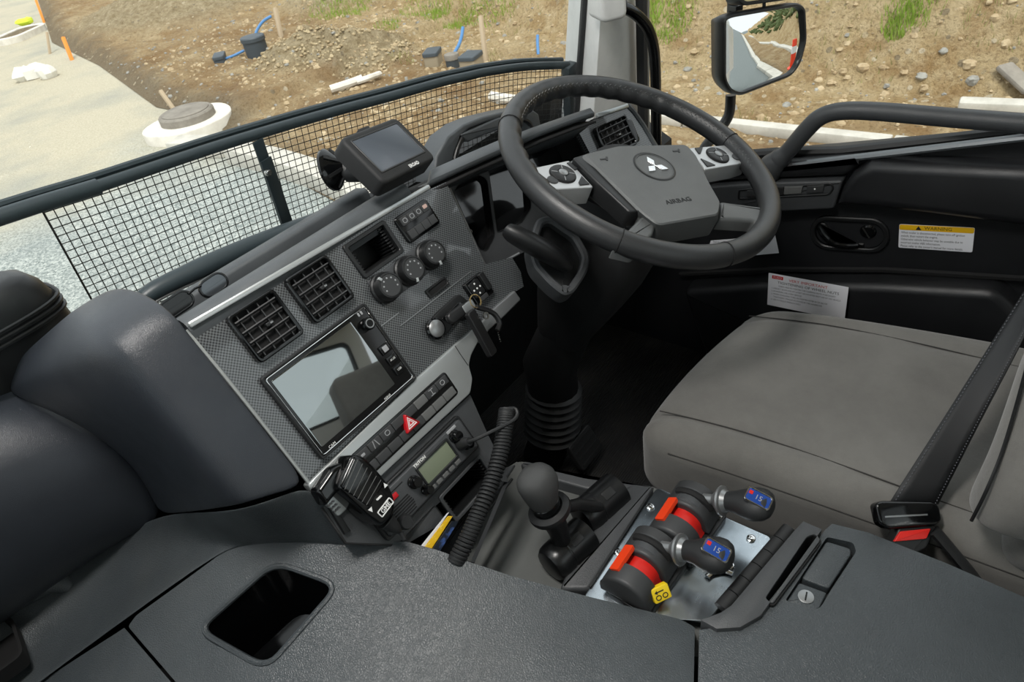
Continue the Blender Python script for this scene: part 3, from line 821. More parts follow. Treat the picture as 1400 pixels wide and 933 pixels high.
# switch panel
sp = MB().prism(DF, roundpoly(dpx([(960, 256), (1040, 250), (1152, 247), (1140, 286), (1040, 291), (960, 294)], .035), .006), 0, .036, .005).build('switch_panel', M_['plastic'], door)
oc = roundpoly(dpx([(1010, 259), (1137, 250), (1141, 258), (1134, 267), (1060, 271), (1008, 273)], .037), .006, 4)
MB().ring(DF, oc, inset(oc, .0035), .034, .0385, .001).build('switch_bezel', M_['black'], sp)
for (q, mt) in (([(1064, 256), (1072, 255.5), (1072, 266), (1064, 266.5)], 'dark'), ([(1073, 255), (1098, 254), (1096, 264), (1072, 265.5)], 'switch2'), ([(1104, 254), (1127, 252.5), (1126, 262), (1103, 264)], 'switch'), ([(1022, 260), (1062, 257), (1062, 267), (1021, 269)], 'switch')):
    MB().prism(DF, dpx(q, .037), .034, .0405, .0012).build('window_switch', M_[mt], sp)
MB().lathe(Frame(DF.p(*DF.px(1114, 258.5, .0408), .0408), DF.u, DF.v), [(.0018, 0), (.0018, .0004)], 10).build('print_dot', M_['white'], sp)
# handle
hc = DF.px(1161, 319)
hf = DF.at(hc[0], hc[1], 0, 8)
oo = rr(0, 0, .152, .078, .036, 6); ii = rr(0, 0, .132, .060, .028, 6)
hr = MB().ring(hf, oo, ii, -.002, .008, .002).build('handle_bezel', M_['black'], door)
MB().cup(hf, ii, .005, -.028, .006).build('handle_recess', M_['gloss'], hr)
lev = smooth_path([hf.p(-.058, .014, .006), hf.p(-.048, -.002, .009), hf.p(-.03, -.02, .009), hf.p(-.005, -.026, .008), hf.p(.02, -.024, .006)], 5)
MB().tube(lev, .006, 8).build('door_lever', M_['gloss'], hr)
MB().prism(hf, roundpoly([(-.06, .022), (-.045, .022), (-.03, -.014), (.0, -.022), (.03, -.02), (.03, -.028), (-.03, -.03)], .006), -.01, .004, .003).build('lever_plate', M_['black'], hr)
lk = hf.at(.036, .006, -.004)
MB().lathe(lk, [(.016, -.01), (.016, .004), (.012, .008), (.0001, .009)], 18).build('lock_knob', M_['gloss'], hr)
MB().bar(lk.p(-.009, .011, .008), lk.p(.004, -.012, .008), .003, .003, lk.n).build('lock_mark', M_['steel'], hr)
# lower pocket
MB().prism(DF, roundpoly(dpx([(940, 388), (1060, 379), (1210, 379), (1366, 386), (1400, 420)], .02) + [(.25, .25), (.25, .05), (-.55, .05)], .02, 4), 0, .055, .018).build('door_pocket', M_['door'], door)
MB().tube([DF.p(*DF.px(x, y, .012), .012) for x, y in ((930, 375), (1060, 368), (1210, 369), (1400, 381))], .006, 6).build('panel_joint', M_['dark'], door)
# grab rail on the door
gr = thing('grab_rail', 'long black door grab rail arching across the side window', 'grab rail', atx(1065, 222, 1.34))
pts = [(1058, 224), (1078, 206), (1102, 178), (1122, 160), (1150, 152), (1200, 152.5), (1300, 161), (1400, 169), (1500, 178)]
gp = smooth_path([atx(x, y, 1.335) for x, y in pts], 5)
MB().tube(gp, [.021 if i < 4 else (.0165 if i < 12 else .0165) for i in range(len(gp))], 12, flat=1.0).build('rail', M_['plastic'], gr)
MB().tube([gp[0] + Vector((0, .012, -.02)), gp[0], gp[2]], [.027, .025, .021], 12).build('foot', M_['plastic'], gr)
# labels on the door
wf = Frame(atx(1278.5, 325.5, DOOR_X - .001), DF.p(*DF.px(1330, 312)) - DF.p(*DF.px(1227, 307)), (0, 0, 1))
w_ = wf.px(1330, 312)[0] - wf.px(1227, 307)[0]; h_ = .052
st = thing('warning_sticker', 'white warning sticker with a yellow header on the door panel', 'sticker', wf.o)
MB().rbox(wf, 0, 0, w_, h_, 0, .0006, .003, .0002).build('backing', M_['paper'], st)
MB().rbox(wf, 0, h_ / 2 - .0062, w_ - .001, .0115, .0006, .0009, .003, .0002).build('header', M_['ylabel'], st)
text_mesh('header_text', 'WARNING', wf, .0095, M_['ink'], st, .0011, 'CENTER', .004, h_ / 2 - .0062)
mb = MB(); k = mb.add([wf.p(u, v, .0011) for u, v in ((-.034, .0155), (-.024, .0155), (-.029, .0243))]); mb.f.append((k, k + 1, k + 2)); mb.build('warning_triangle', M_['ink'], st, recalc=False)
for i, s_ in enumerate(('When trailer is disconnected, please turn off ignition', 'switch, then restart the engine.', 'Otherwise vehicle behavior may be unstable due to', 'incorrect trailer ABS information.', "Please refer to the owner's manual for more details.")):
    text_mesh('text_line', s_, wf, .0066, M_['ink'], st, .0008, 'LEFT', -w_ / 2 + .004, .0085 - i * .0074, sx=.76)
# paper behind the seat
pf = Frame(atx(1112, 400, DOOR_X - .07), DF.p(*DF.px(1177, 396, .07), .07) - DF.p(*DF.px(1051, 373, .07), .07), (0, 0.02, 1))
pw = .165; ph = .085
pp = thing('notice_sheet', 'white printed wheel nut notice tucked between seat and door', 'paper', pf.o)
c = pf.px(1051, 373); cu = c[0] + pw / 2; cv = c[1] - ph / 2
MB().rbox(pf, cu, cv, pw, ph, 0, .0005, .001, .0001).build('sheet', M_['paper'], pp)
MB().rbox(pf, cu - pw / 2 + .020, cv + ph / 2 - .0085, .024, .008, .0005, .0008, .0006, .0001).build('red_block', M_['redink'], pp)
text_mesh('logo_text', 'FUSO', pf, .0075, M_['paper'], pp, .0011, 'CENTER', cu - pw / 2 + .020, cv + ph / 2 - .0085)
text_mesh('title', 'VERY IMPORTANT', pf, .0098, M_['redink'], pp, .0009, 'CENTER', cu + .002, cv + ph / 2 - .0105)
text_mesh('title', 'TIGHTENING OF WHEEL NUTS', pf, .0092, M_['ink'], pp, .0009, 'CENTER', cu + .002, cv + ph / 2 - .0205)
for i, s_ in enumerate(('CHECK AND RE-TIGHTEN THE CLAMPING NUTS, IF NECESSARY', '1. EARLIEST 50 KM AND AT LATEST 200 KM AFTER FIRST USE OF THE VEHICLE', '2. IN NORMAL USE, EVERY SERVICE.', '3. WHEN CHANGING TYRES, RE-TIGHTEN AFTER 50 TO 200 KM', '    TIGHTENING TORQUE AS STATED IN THE HANDBOOK', '4. USE A TORQUE WRENCH ONLY.')):
    text_mesh('text_line', s_, pf, .0058, M_['inkgrey'], pp, .0009, 'LEFT' if i else 'CENTER', cu - pw / 2 + .008 if i else cu, cv + ph / 2 - .0295 - i * .0075, sx=.72)
# folded sheet lower on the door (seen through the wheel)
sf = Frame(atx(1030, 333, DOOR_X - .01), (0, -1, .14), (0, 0, 1))
c1, c2 = sf.px(968, 332), sf.px(1064, 346)
s2 = thing('door_sheet', 'white instruction sheet on the door seen through the steering wheel', 'paper', sf.o)
MB().prism(sf, [sf.px(*q) for q in ((968, 341), (972, 329), (1060, 322), (1065, 346), (1000, 352))], 0, .0006).build('sheet', M_['paper'], s2)
for i in range(5):
    text_mesh('text_line', ['Read the operating instructions before', 'starting the vehicle for the first time and', 'keep this sheet with the owner handbook.', 'Check tyres, lamps and mirrors each day.', 'Do not remove this sheet.'][i], sf, .006, M_['inkgrey'], s2, .0009, 'LEFT', sf.px(978, 0)[0] * 0 + c1[0] + .014, c1[1] + .004 - i * .0075, sx=.8)

# A pillar
def pil(px, rows, X):
    return [atx(px(y), y, X(y)) for y in rows]
rows = (-60, 20, 90, 160, 235)
lx = lambda y: 801 - 11 * (y / 150)
edgeL = [aty(lx(y), y, .865 - (235 - y) / 295 * .07) for y in rows]
m1 = [aty(lx(y) + 22, y, .80 - (235 - y) / 295 * .07) for y in rows]
m2 = [atx(852 + y * .01, y, 1.31) for y in rows]
edR = [atx(868 + y * .03, y, DOOR_X + .01) for y in rows]
def _up(L): return [L[0] + (L[0] - L[2]) * ((1.84 - L[0].z) / (L[0].z - L[2].z))] + L
edgeL, m1, m2, edR = _up(edgeL), _up(m1), _up(m2), _up(edR)
back = [p + Vector((.10, .05, 0)) for p in edR]; backL = [p + Vector((.06, .08, 0)) for p in edgeL]
mb = MB(); mb.rings([[edgeL[i], m1[i], m2[i], edR[i], back[i], backL[i]] for i in range(6)])
pl_ = struct(mb.build('trim_1', M_['pillar'], bevel=.012, bseg=3))
MB().tube([p + Vector((-.004, .0, 0)) for p in edgeL], .008, 8).build('windscreen_seal', M_['rubber'], pl_)
# boss that carries the grab bar
bf = Frame(aty(836, 8, .70), (.8, -.6, 0), (0, 0, 1))
MB().rbox(bf, 0, .018, .052, .085, -.05, .012, .012, .008).build('handle_boss', M_['pillar'], pl_, label='pale plastic boss holding the pillar bar')
# door frame post and seals by the side window
for (x0, x1, mt, X, nm) in ((876, 880, 'rubber', DOOR_X - .005, 'door_seal'), (884, 885, 'satin', DOOR_X + .012, 'window_channel')):
    MB().tube([atx(x0, -60, X), atx((x0 + x1) / 2, 80, X), atx(x1, 225, X)], .0125 if nm == 'door_seal' else .006, 8).build(nm, M_[mt], pl_)
pb = thing('pillar_bar', 'black bent grab bar running down beside the windscreen pillar', 'grab bar', atx(897, 205, 1.33))
bp = smooth_path([atx(x, y, X) for x, y, X in ((849, 9, 1.265), (866, 17, 1.29), (884, 36, 1.315), (893, 62, 1.325), (896, 95, 1.33), (897, 150, 1.33), (898, 225, 1.33))], 6)
MB().tube(bp, .0115, 12).build('bar', M_['gloss'], pb)
MB().tube([bp[0] + Vector((-.006, .002, .004)), bp[0], bp[1]], .0145, 12).build('collar', M_['black'], pb)

# windscreen and side glass (clear panes)
def yscreen(x, z): return .99 - .16 * max(0, x - .35) ** 2 - .16 * max(0, .1 - x) ** 2 - (z - .8) * .20
mb = MB(); mb.grid([[(x, yscreen(x, z) - .035, z) for x in np.linspace(-.8, 1.24, 22)] for z in (.70, .9, 1.2, 1.5, 1.84)])
struct(tag(mb.build('window_1', M_['glass'], recalc=False), 'clear curved windscreen pane', 'window'))
del bpy.data.objects['window_1']['category']
mb = MB(); mb.grid([[(DOOR_X + .02, y, z) for y in np.linspace(.78, -.70, 8)] for z in (.55, 1.0, 1.85)])
struct(mb.build('window_2', M_['glass'], recalc=False))

# ------------------------------------------------------------------ mesh guard outside the windscreen
def on_guard(px, py, off=0.0):
    Y = .95
    for i in range(12):
        P = aty(px, py, Y); Y = yscreen(P.x, P.z) + off
    return aty(px, py, Y)
def V3_(x, z): return Vector((x, yscreen(x, z), z))
gd = thing('windscreen_guard', 'steel mesh stone guard with tube top rail across the lower windscreen', 'guard', on_guard(345, 260))
top_px = [(-60, 316), (0, 297), (65, 276), (134, 255), (200, 233), (280, 206), (340, 187), (400, 169), (470, 149), (534, 132), (601, 113), (640, 104), (668, 98), (720, 91), (776, 89)]
_g0, _g1 = on_guard(*top_px[0]), on_guard(*top_px[1]); _gs = (_g0.z - _g1.z) / (_g0.x - _g1.x)
tp = smooth_path([V3_(-.75, _g0.z + _gs * (-.5 - _g0.x)), V3_(-.3, _g0.z + _gs * (-.3 - _g0.x)), V3_(_g0.x - .1, _g0.z - _gs * .1)] + [on_guard(*q) for q in top_px], 4)
MB().tube(tp, .0082, 10).build('top_rail', M_['guard'], gd)
MB().tube([p + Vector((-.0, .013, .010)) for p in tp], .0055, 8).build('rear_rail', M_['guard'], gd)
MB().tube(tp[:25], .0105, 10).build('rail_sleeve', M_['guard'], gd)
def bar_z(x):
    for a, b in zip(tp, tp[1:]):
        if a.x <= x <= b.x: return a.z + (b.z - a.z) * (x - a.x) / (b.x - a.x)
    return tp[-1].z
mb = MB(); X0 = on_guard(63, 300).x; X1 = tp[-1].x; sp_ = .0118
nx = int((X1 - X0) / sp_)
for i in range(nx + 1):
    x = X0 + i * sp_; zt = bar_z(x); r_ = .0007 if i else .0014
    mb.tube([(x, yscreen(x, zt - d) - .004, zt - d) for d in (0, .12, .26)], r_, 4, cap=False)
for j in range(1, 23):
    d = j * sp_
    mb.tube([(x, yscreen(x, bar_z(x) - d), bar_z(x) - d) for x in np.linspace(X0, X1, 40)], .0007, 4, cap=False)
me_ = mb.build('wire_mesh', M_['wire'], gd, recalc=False); me_['kind'] = 'stuff'
a, b = on_guard(352, 192, -.008), on_guard(395, 318, -.008)
MB().bar(a, b, .019, .004, (0, -1, .1)).build('upright', M_['guard'], gd, bevel=.001)
MB().bar(a + (b - a) * .18 + Vector((0, -.005, 0)), b + Vector((0, -.005, 0)), .021, .003, (0, -1, .1)).build('upright_cover', M_['guard'], gd, bevel=.001)
q = on_guard(366, 236, -.018); MB().lathe(Frame(q, (1, 0, 0), (0, 0, 1)), [(.0055, -.002), (.0055, .003), (.004, .005), (.0001, .005)], 14).build('screw', M_['steel'], gd)
a, b = on_guard(778, 88, -.004), on_guard(782, 190, -.004)
MB().bar(a, b, .034, .02, (0, -1, .1)).build('end_post', M_['guard'], gd, bevel=.003)
# wiper resting at the foot of the screen
wp = thing('windscreen_wiper', 'dark wiper blade lying along the foot of the windscreen', 'wiper', aty(300, 370, .90))
wpts = [(188, 426), (196, 410), (215, 396), (260, 374), (320, 347), (380, 323), (440, 301), (470, 291)]
MB().tube(smooth_path([aty(x, y, .915) for x, y in wpts], 4), [.004, .007, .009, .011, .012, .013, .013, .0135, .014, .014, .0145, .0145, .015] + [.0155] * 16, 10, flat=1.0).build('wiper_cover', M_['guard'], wp)
MB().tube(smooth_path([aty(x + 6, y + 12, .905) for x, y in wpts[1:]], 4), .0025, 6).build('blade', M_['satin'], wp)
# ------------------------------------------------------------------ dashboard
SF = Frame((0, .62, .70), (1, 0, 0), (0, .5, .8660254))
def spx(pts, w=0.0):
    return [SF.px(x, y, w) for x, y in pts]
def rect_px(fr, q, w=0.0):
    """mean rectangle (cx, cy, width, height) of four pixel corners TL TR BR BL on a frame's plane"""
    p = [Vector(fr.px(x, y, w)) for x, y in q]
    c = (p[0] + p[1] + p[2] + p[3]) / 4
    return c.x, c.y, ((p[1] - p[0]).length + (p[2] - p[3]).length) / 2, ((p[0] - p[3]).length + (p[1] - p[2]).length) / 2
def V3(*a): return Vector(a)
dash = thing('dashboard', 'black dashboard with carbon print centre panel and silver trim', 'dashboard', (.45, .75, .45))

# carbon print centre panel with a hole for the open pocket
carb = spx([(254, 451), (420, 355.5), (583, 261), (610, 249), (662, 362), (700, 352), (712, 372), (716, 392), (703, 400), (672, 422), (647, 449), (560, 524), (430, 652), (422, 660), (338, 554)])
pk = rect_px(SF, [(474, 341), (529, 311), (544, 341), (494, 373)]); pk = (pk[0], pk[1], .066, .040)
hole = rr(*pk, .002, 2)
cp = MB().plate(SF, carb, [hole], -.012, 0).build('centre_panel', M_['carbon'], dash, smooth=20)
MB().cup(SF, hole, 0, -.05, .002).build('pocket', M_['black'], cp)
for i in range(9):
    v_ = pk[1] - pk[3] / 2 + (i + .5) * pk[3] / 9
    MB().rbox(SF, pk[0] + pk[2] / 2 - .004, v_, .007, pk[3] / 16, -.04, -.003, .0008, .0004).build('pocket_rib', M_['black'], cp); MB().rbox(SF, pk[0] - pk[2] / 2 + .003, v_, .005, pk[3] / 16, -.04, -.003, .0008, .0004).build('pocket_rib', M_['black'], cp)
MB().ring(SF, rr(pk[0], pk[1], pk[2] + .012, pk[3] + .012, .004, 2), hole, -.002, .004, .001).build('pocket_frame', M_['black'], cp)
# silver lines round the panel
a, b = SF.p(*SF.px(256, 447), .003), SF.p(*SF.px(584, 257), .003)
MB().bar(a, b, .012, .0075, (0, .5, .866)).build('silver_top_strip', M_['silver'], dash, bevel=.0025, label='thin silver strip above the carbon panel')
pts = [SF.p(*SF.px(x, y), .001) for x, y in ((254, 452), (296, 502), (338, 554), (380, 607), (423, 662))]
MB().tube(smooth_path(pts, 4), .0022, 8).build('silver_side_strip', M_['silver'], dash)
# silver band carrying the lower switches
band = spx([(420, 664), (432, 651), (560, 526), (647, 449), (656, 463), (644, 486), (641, 500), (646, 518), (643, 538), (523, 650), (462, 708), (446, 690)], .004)
MB().prism(SF, roundpoly(band, .004, 2), -.012, .005, .002).build('silver_band', M_['silver'], dash, label='broad silver painted band below the carbon panel')
pts = spx([(609, 475), (613, 480), (640, 502)], .006)
MB().tube([SF.p(*SF.px(x, y, .0052), .0052) for x, y in ((622, 473), (629, 484), (640, 500))], .0006, 5).build('band_joint', M_['dark'], dash)
# silver wing to the right of the key
wing = spx([(647, 452), (672, 424), (703, 397), (712, 410), (690, 432), (668, 452), (656, 470)], .006)
MB().prism(SF, roundpoly(wing, .003, 2), -.02, .008, .003).build('trim_wing', M_['satin'], dash)
# lower radio housing
low = spx([(443, 694), (523, 651), (644, 540), (668, 594), (682, 622), (696, 660), (650, 770), (600, 757), (556, 745), (475, 742)], .0)
sk_ = [SF.p(*SF.px(x, y), -.002) for x, y in ((443, 694), (475, 742), (556, 745), (600, 757), (650, 770))]
mb = MB(); mb.grid([sk_, [p + V3(.01, .03, -.03) for p in sk_], [V3(p.x + .02, p.y + .10, .42) for p in sk_]]); mb.build('stack_skirt', M_['matte'], dash, recalc=False, solid=.003)
lp_ = rect_px(SF, [(609, 680), (654, 624), (669, 648), (632, 712)]); lp_ = (lp_[0] - .002, lp_[1], .082, .036)
tray_ = rect_px(SF, [(535, 756), (598, 697), (612, 718), (548, 778)]); tray_ = (tray_[0], tray_[1], .088, .03)
MB().plate(SF, low, [rr(*lp_, .003, 2), rr(*tray_, .003, 2)], -.012, -.002).build('radio_housing', M_['plastic'], dash)
lb = MB(); lb.cup(SF, rr(*lp_, .003, 2), -.002, -.09, .002); lb.build('lower_pocket', M_['black'], dash)
for sx in (-1, 1):
    for i in range(7):
        MB().rbox(SF, lp_[0] + sx * (lp_[2] / 2 - .002), lp_[1] - lp_[3] / 2 + (i + .5) * lp_[3] / 7, .004, lp_[3] / 14, -.05, -.004, .0005, .0003).build('lower_pocket_rib', M_['black'], dash)
MB().ring(SF, rr(lp_[0], lp_[1], lp_[2] + .01, lp_[3] + .01, .004, 2), rr(*lp_, .003, 2), -.003, .0015, .0008).build('lower_pocket_frame', M_['plastic'], dash)
MB().cup(SF, rr(*tray_, .003, 2), -.002, -.05, .002).build('document_tray', M_['black'], dash)
# body behind the panels (solid block closing the stack towards the footwell)
blk = spx([(430, 660), (560, 530), (647, 452), (700, 400), (716, 392), (712, 372)], 0)
body = [(.236, .175), (.62, .175), (.66, -.05), (.55, -.085), (.50, -.12), (.485, -.20), (.47, -.22), (.236, -.18)]
MB().prism(SF, body, -.22, -.093).build('stack_body', M_['matte'], dash)

# housing left of the stack: right edge, corner crease, slanting left face
right = [V3(.2345, .5925 + (.707 - .5925) * k / 5, .652 + (.851 - .652) * k / 5) for k in range(6)] + [V3(.2345, .716, .868), V3(.2345, .752, .882), V3(.2345, .84, .872)]
def stackp(x, z): return V3(x, .62 + (z - .7) * .57735, z)
crz = [.681 + (.859 - .681) * k / 5 for k in range(6)]
c20 = [stackp(.200, z + (-.014 if k == 0 else 0)) for k, z in enumerate(crz)] + [V3(.200, .722, .872), V3(.200, .758, .881), V3(.203, .85, .868)]
c18 = [stackp(.176, z - (.004 if k == 0 else 0)) for k, z in enumerate(crz)] + [V3(.176, .728, .871), V3(.178, .766, .878), V3(.184, .86, .862)]
c16 = [stackp(.161, z) + V3(0, .007, 0) for z in crz] + [V3(.160, .738, .868), V3(.164, .776, .872), V3(.172, .87, .855)]
bound = [aty(220, 703, .862), aty(206, 668, .862), aty(182, 632, .866), aty(140, 596, .88), aty(88, 566, .91), aty(28, 543, .955), V3(.094, .975, .755), V3(.10, 1.0, .75), V3(.115, 1.04, .74)]
colA = [a + (b - a) * .33 + V3(-.002, 0, .004 if i > 4 else 0) for i, (a, b) in enumerate(zip(c16, bound))]
colB = [a + (b - a) * .70 + V3(-.002, 0, .010 if i > 4 else 0) for i, (a, b) in enumerate(zip(c16, bound))]
mb = MB(); mb.grid([[c[i] for c in (right, c20, c18, c16, colA, colB, bound)] for i in range(9)])
hs = mb.build('left_housing', M_['pad'], dash, subsurf=2, recalc=False, smooth=180, solid=.006)
# passenger side pad
def prof(x):
    d = [(1.06, .765), (1.00, .787), (.945, .782), (.905, .745), (.885, .68), (.885, .60), (.905, .54), (.945, .495)]
    return [V3(x, y + .02 * max(0, -x), z) for y, z in d]
bnd = [V3(.10, 1.03, .745), bound[5] + V3(-.004, .012, -.002), aty(60, 556, .935), aty(100, 578, .908), aty(150, 608, .880), aty(184, 640, .872), aty(203, 672, .868), aty(216, 706, .868)]
cols = [prof(-.6), prof(-.25), prof(-.03)]
cols.append([a * .45 + b * .55 + V3(-.012, -.012, .004) * (1 if 0 < i < 7 else 0) for i, (a, b) in enumerate(zip(prof(.0), bnd))])
cols.append([b + V3(-.012, -.004, .001) for b in bnd]); cols.append(bnd); cols.append([b + V3(.006, .02, -.004) for b in bnd])
mb = MB(); mb.grid([[c[i] for c in cols] for i in range(8)])
mb.build('passenger_pad', M_['pad'], dash, subsurf=2, recalc=False, smooth=180, solid=.006)
# fairing between the housing, the pad and the console top
A = [V3(-.45, .985, .50), V3(-.10, .965, .50), V3(-.03, .955, .495), V3(.049, .935, .497), V3(.128, .868, .538), aty(270, 699, .735), aty(321, 697, .612), SF.p(*SF.px(372, 682), -.004), SF.p(*SF.px(424, 660), -.004), SF.p(*SF.px(446, 690), .0)]
# the console top is gently crowned: height fitted to a few levels, as a cubic in the plan seen from the seat
_cp = [(172, 857, .475), (184, 842, .48), (240, 803, .51), (300, 759, .54), (346, 743, .56), (440, 741, .575), (556, 741, .537), (600, 753, .515), (648, 771, .482), (700, 788, .47), (755, 803, .462), (800, 815, .457), (870, 832, .453), (949, 862, .45), (946, 933, .45), (270, 861, .51), (463, 800, .548), (364, 914, .515), (600, 933, .47), (240, 933, .48), (760, 933, .455), (600, 850, .495), (60, 932, .455), (0, 1000, .44), (120, 1000, .455), (400, 1050, .48), (900, 1050, .45), (200, 1250, .455), (600, 1250, .455), (900, 1250, .45), (-150, 1150, .44), (400, 1350, .45), (900, 1350, .45)]
def _cb(x, y):
    x = (x - 500) / 500.0; y = (y - 850) / 150.0
    return [1, x, y, x * x, x * y, y * y, x ** 3, x * x * y, x * y * y, y ** 3]
_cc = np.linalg.lstsq(np.array([_cb(a, b) for a, b, c in _cp]), np.array([c for a, b, c in _cp]), rcond=None)[0].tolist()
def zc(x, y): return sum(a * b for a, b in zip(_cb(x, y), _cc))
def onc(x, y, d=0.0): return atz(x, y, zc(x, y) + d)
B = [V3(-.45, .87, .44), V3(-.16, .86, .445), onc(60, 931), onc(182, 842), onc(300, 757), onc(330, 744), onc(375, 739), onc(410, 739), onc(450, 741), onc(480, 744)]
rowsF = []
for k in range(6):
    t_ = k / 5; sag = math.sin(math.pi * t_) * -.014
    rowsF.append([a.lerp(b, t_) + V3(0, 0, sag) * (1 if i < 5 else .6) for i, (a, b) in enumerate(zip(A, B))])
mb = MB(); mb.grid(rowsF); mb.build('lower_fairing', M_['console'], dash, subsurf=2, recalc=False, smooth=180, solid=.004)
# raised rim and open bin at the left bottom corner
rim = smooth_path([atz(-60, 850, .50), atz(0, 832, .505), atz(40, 812, .503), atz(74, 799, .495), atz(100, 806, .476), atz(125, 824, .452)], 5)
MB().tube(rim, .014, 10).build('bin_rim', M_['console'], dash)
bh = [tuple(atz(x, y, .46).xy) for x, y in ((-70, 900), (-10, 868), (22, 862), (38, 872), (52, 916), (20, 940), (-60, 985))]
bfz = Frame((0, 0, .475), (1, 0, 0), (0, 1, 0))
MB().cup(bfz, roundpoly(bh, .008), .026, .004, .004, .004).build('open_bin', M_['dark'], dash)  # near-black lining puts a deep pocket's shade into this shallow bin
# speaker grille in the corner
mb = MB(); q = [aty(x, y, .93) for x, y in ((-40, 775), (0, 783), (44, 797), (0, 825), (-40, 840))]
k = mb.add(q); mb.f.append(tuple(range(k, k + 5))); mb.build('speaker_grille', M_['black'], dash, solid=.01)
MB().tube([aty(x, y, .928) for x, y in ((-40, 768), (0, 779), (46, 797))], .004, 8).build('grille_trim', M_['satin'], dash)

# top pad, slot and ledge over the centre stack
def extr(name, prof_, x0, x1, mat, skew=0.0, n=6):
    mb = MB(); mb.rings([[V3(x0 + (x1 - x0) * k / n, y + skew * k / n, z) for y, z in prof_] for k in range(n + 1)])
    return mb.build(name, M_[mat], dash, smooth=60)
extr('top_pad', [(.700, .846), (.703, .853), (.708, .8575), (.716, .859), (.728, .857), (.735, .851), (.737, .82), (.70, .82)], .236, .598, 'dashpad')
extr('top_slot', [(.736, .815), (.80, .815), (.80, .79), (.736, .79)], .20, .60, 'dark')
extr('rear_ledge', [(.797, .80), (.798, .831), (.803, .8355), (.826, .832), (.836, .824), (.85, .79), (.85, .77), (.797, .77)], .17, .60, 'dashpad')
# driver side hood
fl_ = [(586, 257, .702), (640, 232, .692), (683, 213, .682), (740, 187, .662), (790, 168, .636), (815, 160, .624)]
fu_ = [(586, 247, .700), (640, 223, .690), (683, 204, .680), (740, 179, .660), (790, 160, .634), (813, 153, .622)]
bu_ = [(588, 231, .722), (640, 208, .712), (683, 190, .702), (740, 169, .682), (790, 152, .656), (808, 146, .644)]
mb = MB(); ringsH = []
for a, b, c in zip(fl_, fu_, bu_):
    P_, Q_, S_ = aty(*a), aty(*b), aty(*c); ringsH.append([P_, Q_, S_, S_ + V3(0, .012, -.03), P_ + V3(0, .03, -.004)])
mb.rings(ringsH); mb.build('cluster_hood', M_['dashpad'], dash, bevel=.004)
mb = MB(); mb.grid([[aty(x, y + 5, Y - .004) for x, y, Y in fl_], [aty(x, y + 5, Y - .004) + V3(0, .06, -.01) for x, y, Y in fl_]]); mb.build('hood_painted_shade', M_['dark'], dash, recalc=False, solid=.004)  # dark sheet painted in as the shadow gap below the hood edge
mb = MB(); mb.grid([[aty(*c) + V3(0, d, -e) for c in bu_] for d, e in ((0.01, .03), (.05, .06), (.12, .09), (.2, .12))]); mb.build('hood_top', M_['dashpad'], dash, recalc=False, solid=.006)
# arch handle with shelf on the dash top
AF = Frame((.7, .78, .85), (1, 0, 0), (0, .10, 1))
ao = [(586, 250), (590, 213), (606, 186), (627, 170), (651, 160), (688, 151), (716, 146), (730, 156), (736, 186)]; ai = [(722, 186), (716, 166), (704, 160), (688, 161), (660, 167), (634, 177), (623, 187), (614, 211), (611, 245)]
band_ = [AF.px(*q) for q in ao + ai]
MB().prism(AF, band_, -.03, .012, .004).build('arch_handle', M_['dashpad'], dash)
MB().tube(smooth_path([AF.p(*AF.px(x + 3, y + 3), .008) for x, y in reversed(ai)], 4), .005, 8).build('arch_lip', M_['black'], dash)
MB().prism(AF, roundpoly([AF.px(x, y, .014) for x, y in ((630, 184), (682, 161), (712, 158), (714, 168), (682, 178), (652, 189), (640, 195))], .004), .0, .014, .003).build('arch_shelf', M_['dashpad'], dash)
# right-hand end of the dash: carbon vent panel
VF = Frame(aty(838, 186, .64), (.975, -.22, -.01), (0, .5, .866))
def vpx(pts, w=0.0): return [VF.px(x, y, w) for x, y in pts]
MB().plate(VF, vpx([(790, 178), (815, 162), (857, 148), (876, 168), (897, 205), (884, 226), (818, 232)]), [], -.012, 0).build('vent_panel', M_['carbon'], dash, smooth=20)
MB().bar(VF.p(*VF.px(815, 159), .002), VF.p(*VF.px(857, 145), .002), .008, .008, VF.v).build('silver_vent_strip', M_['silver'], dash, bevel=.002)
MB().tube([VF.p(*VF.px(x, y), -.002) for x, y in ((857, 143), (866, 152), (880, 172), (900, 206), (906, 230))], .006, 8).build('dash_end_edge', M_['dashpad'], dash)
mb = MB(); mb.prism(VF, vpx([(790, 178), (815, 160), (857, 146), (897, 205), (884, 240), (818, 240)]), -.2, -.013); mb.build('dash_end_body', M_['black'], dash)
# ------------------------------------------------------------------ things set into the dashboard
def vent(fr, w, h, label, tabcol='satin', nv=4, nh=4, rot=0):
    t = thing('air_vent', label, 'air vent', fr.o, 'square dashboard air vents')
    MB().ring(fr, rr(0, 0, w, h, .006, 3), rr(0, 0, w - .009, h - .009, .004, 3), -.004, .007, .0015).build('frame', M_['gloss'], t)
    MB().rbox(fr, 0, 0, w - .008, h - .008, -.006, -.002, .003, .0005).build('duct', M_['dark'], t)
    iw, ih = w - .010, h - .010
    for i in range(nh):
        v = -ih / 2 + ih * (i + .5) / nh
        MB().bar(fr.p(-iw / 2, v, .0035), fr.p(iw / 2, v, .0035), .0016, .005, fr.n * .8 + fr.v * .4).build('slat', M_['switch'], t)
    for i in range(nv):
        u = -iw / 2 + iw * (i + .5) / nv
        MB().bar(fr.p(u, -ih / 2, .0012), fr.p(u, ih / 2, .0012), .0013, .004, fr.n).build('fin', M_['switch'], t)
    tb = MB().rbox(fr, .004, 0, .011, .005, .003, .0085, .0015, .001).build('tab', M_['black'], t)
    MB().rbox(fr, .006, 0, .004, .002, .0085, .0092, .0005, .0002).build('tab_mark', M_[tabcol], tb)
    return t
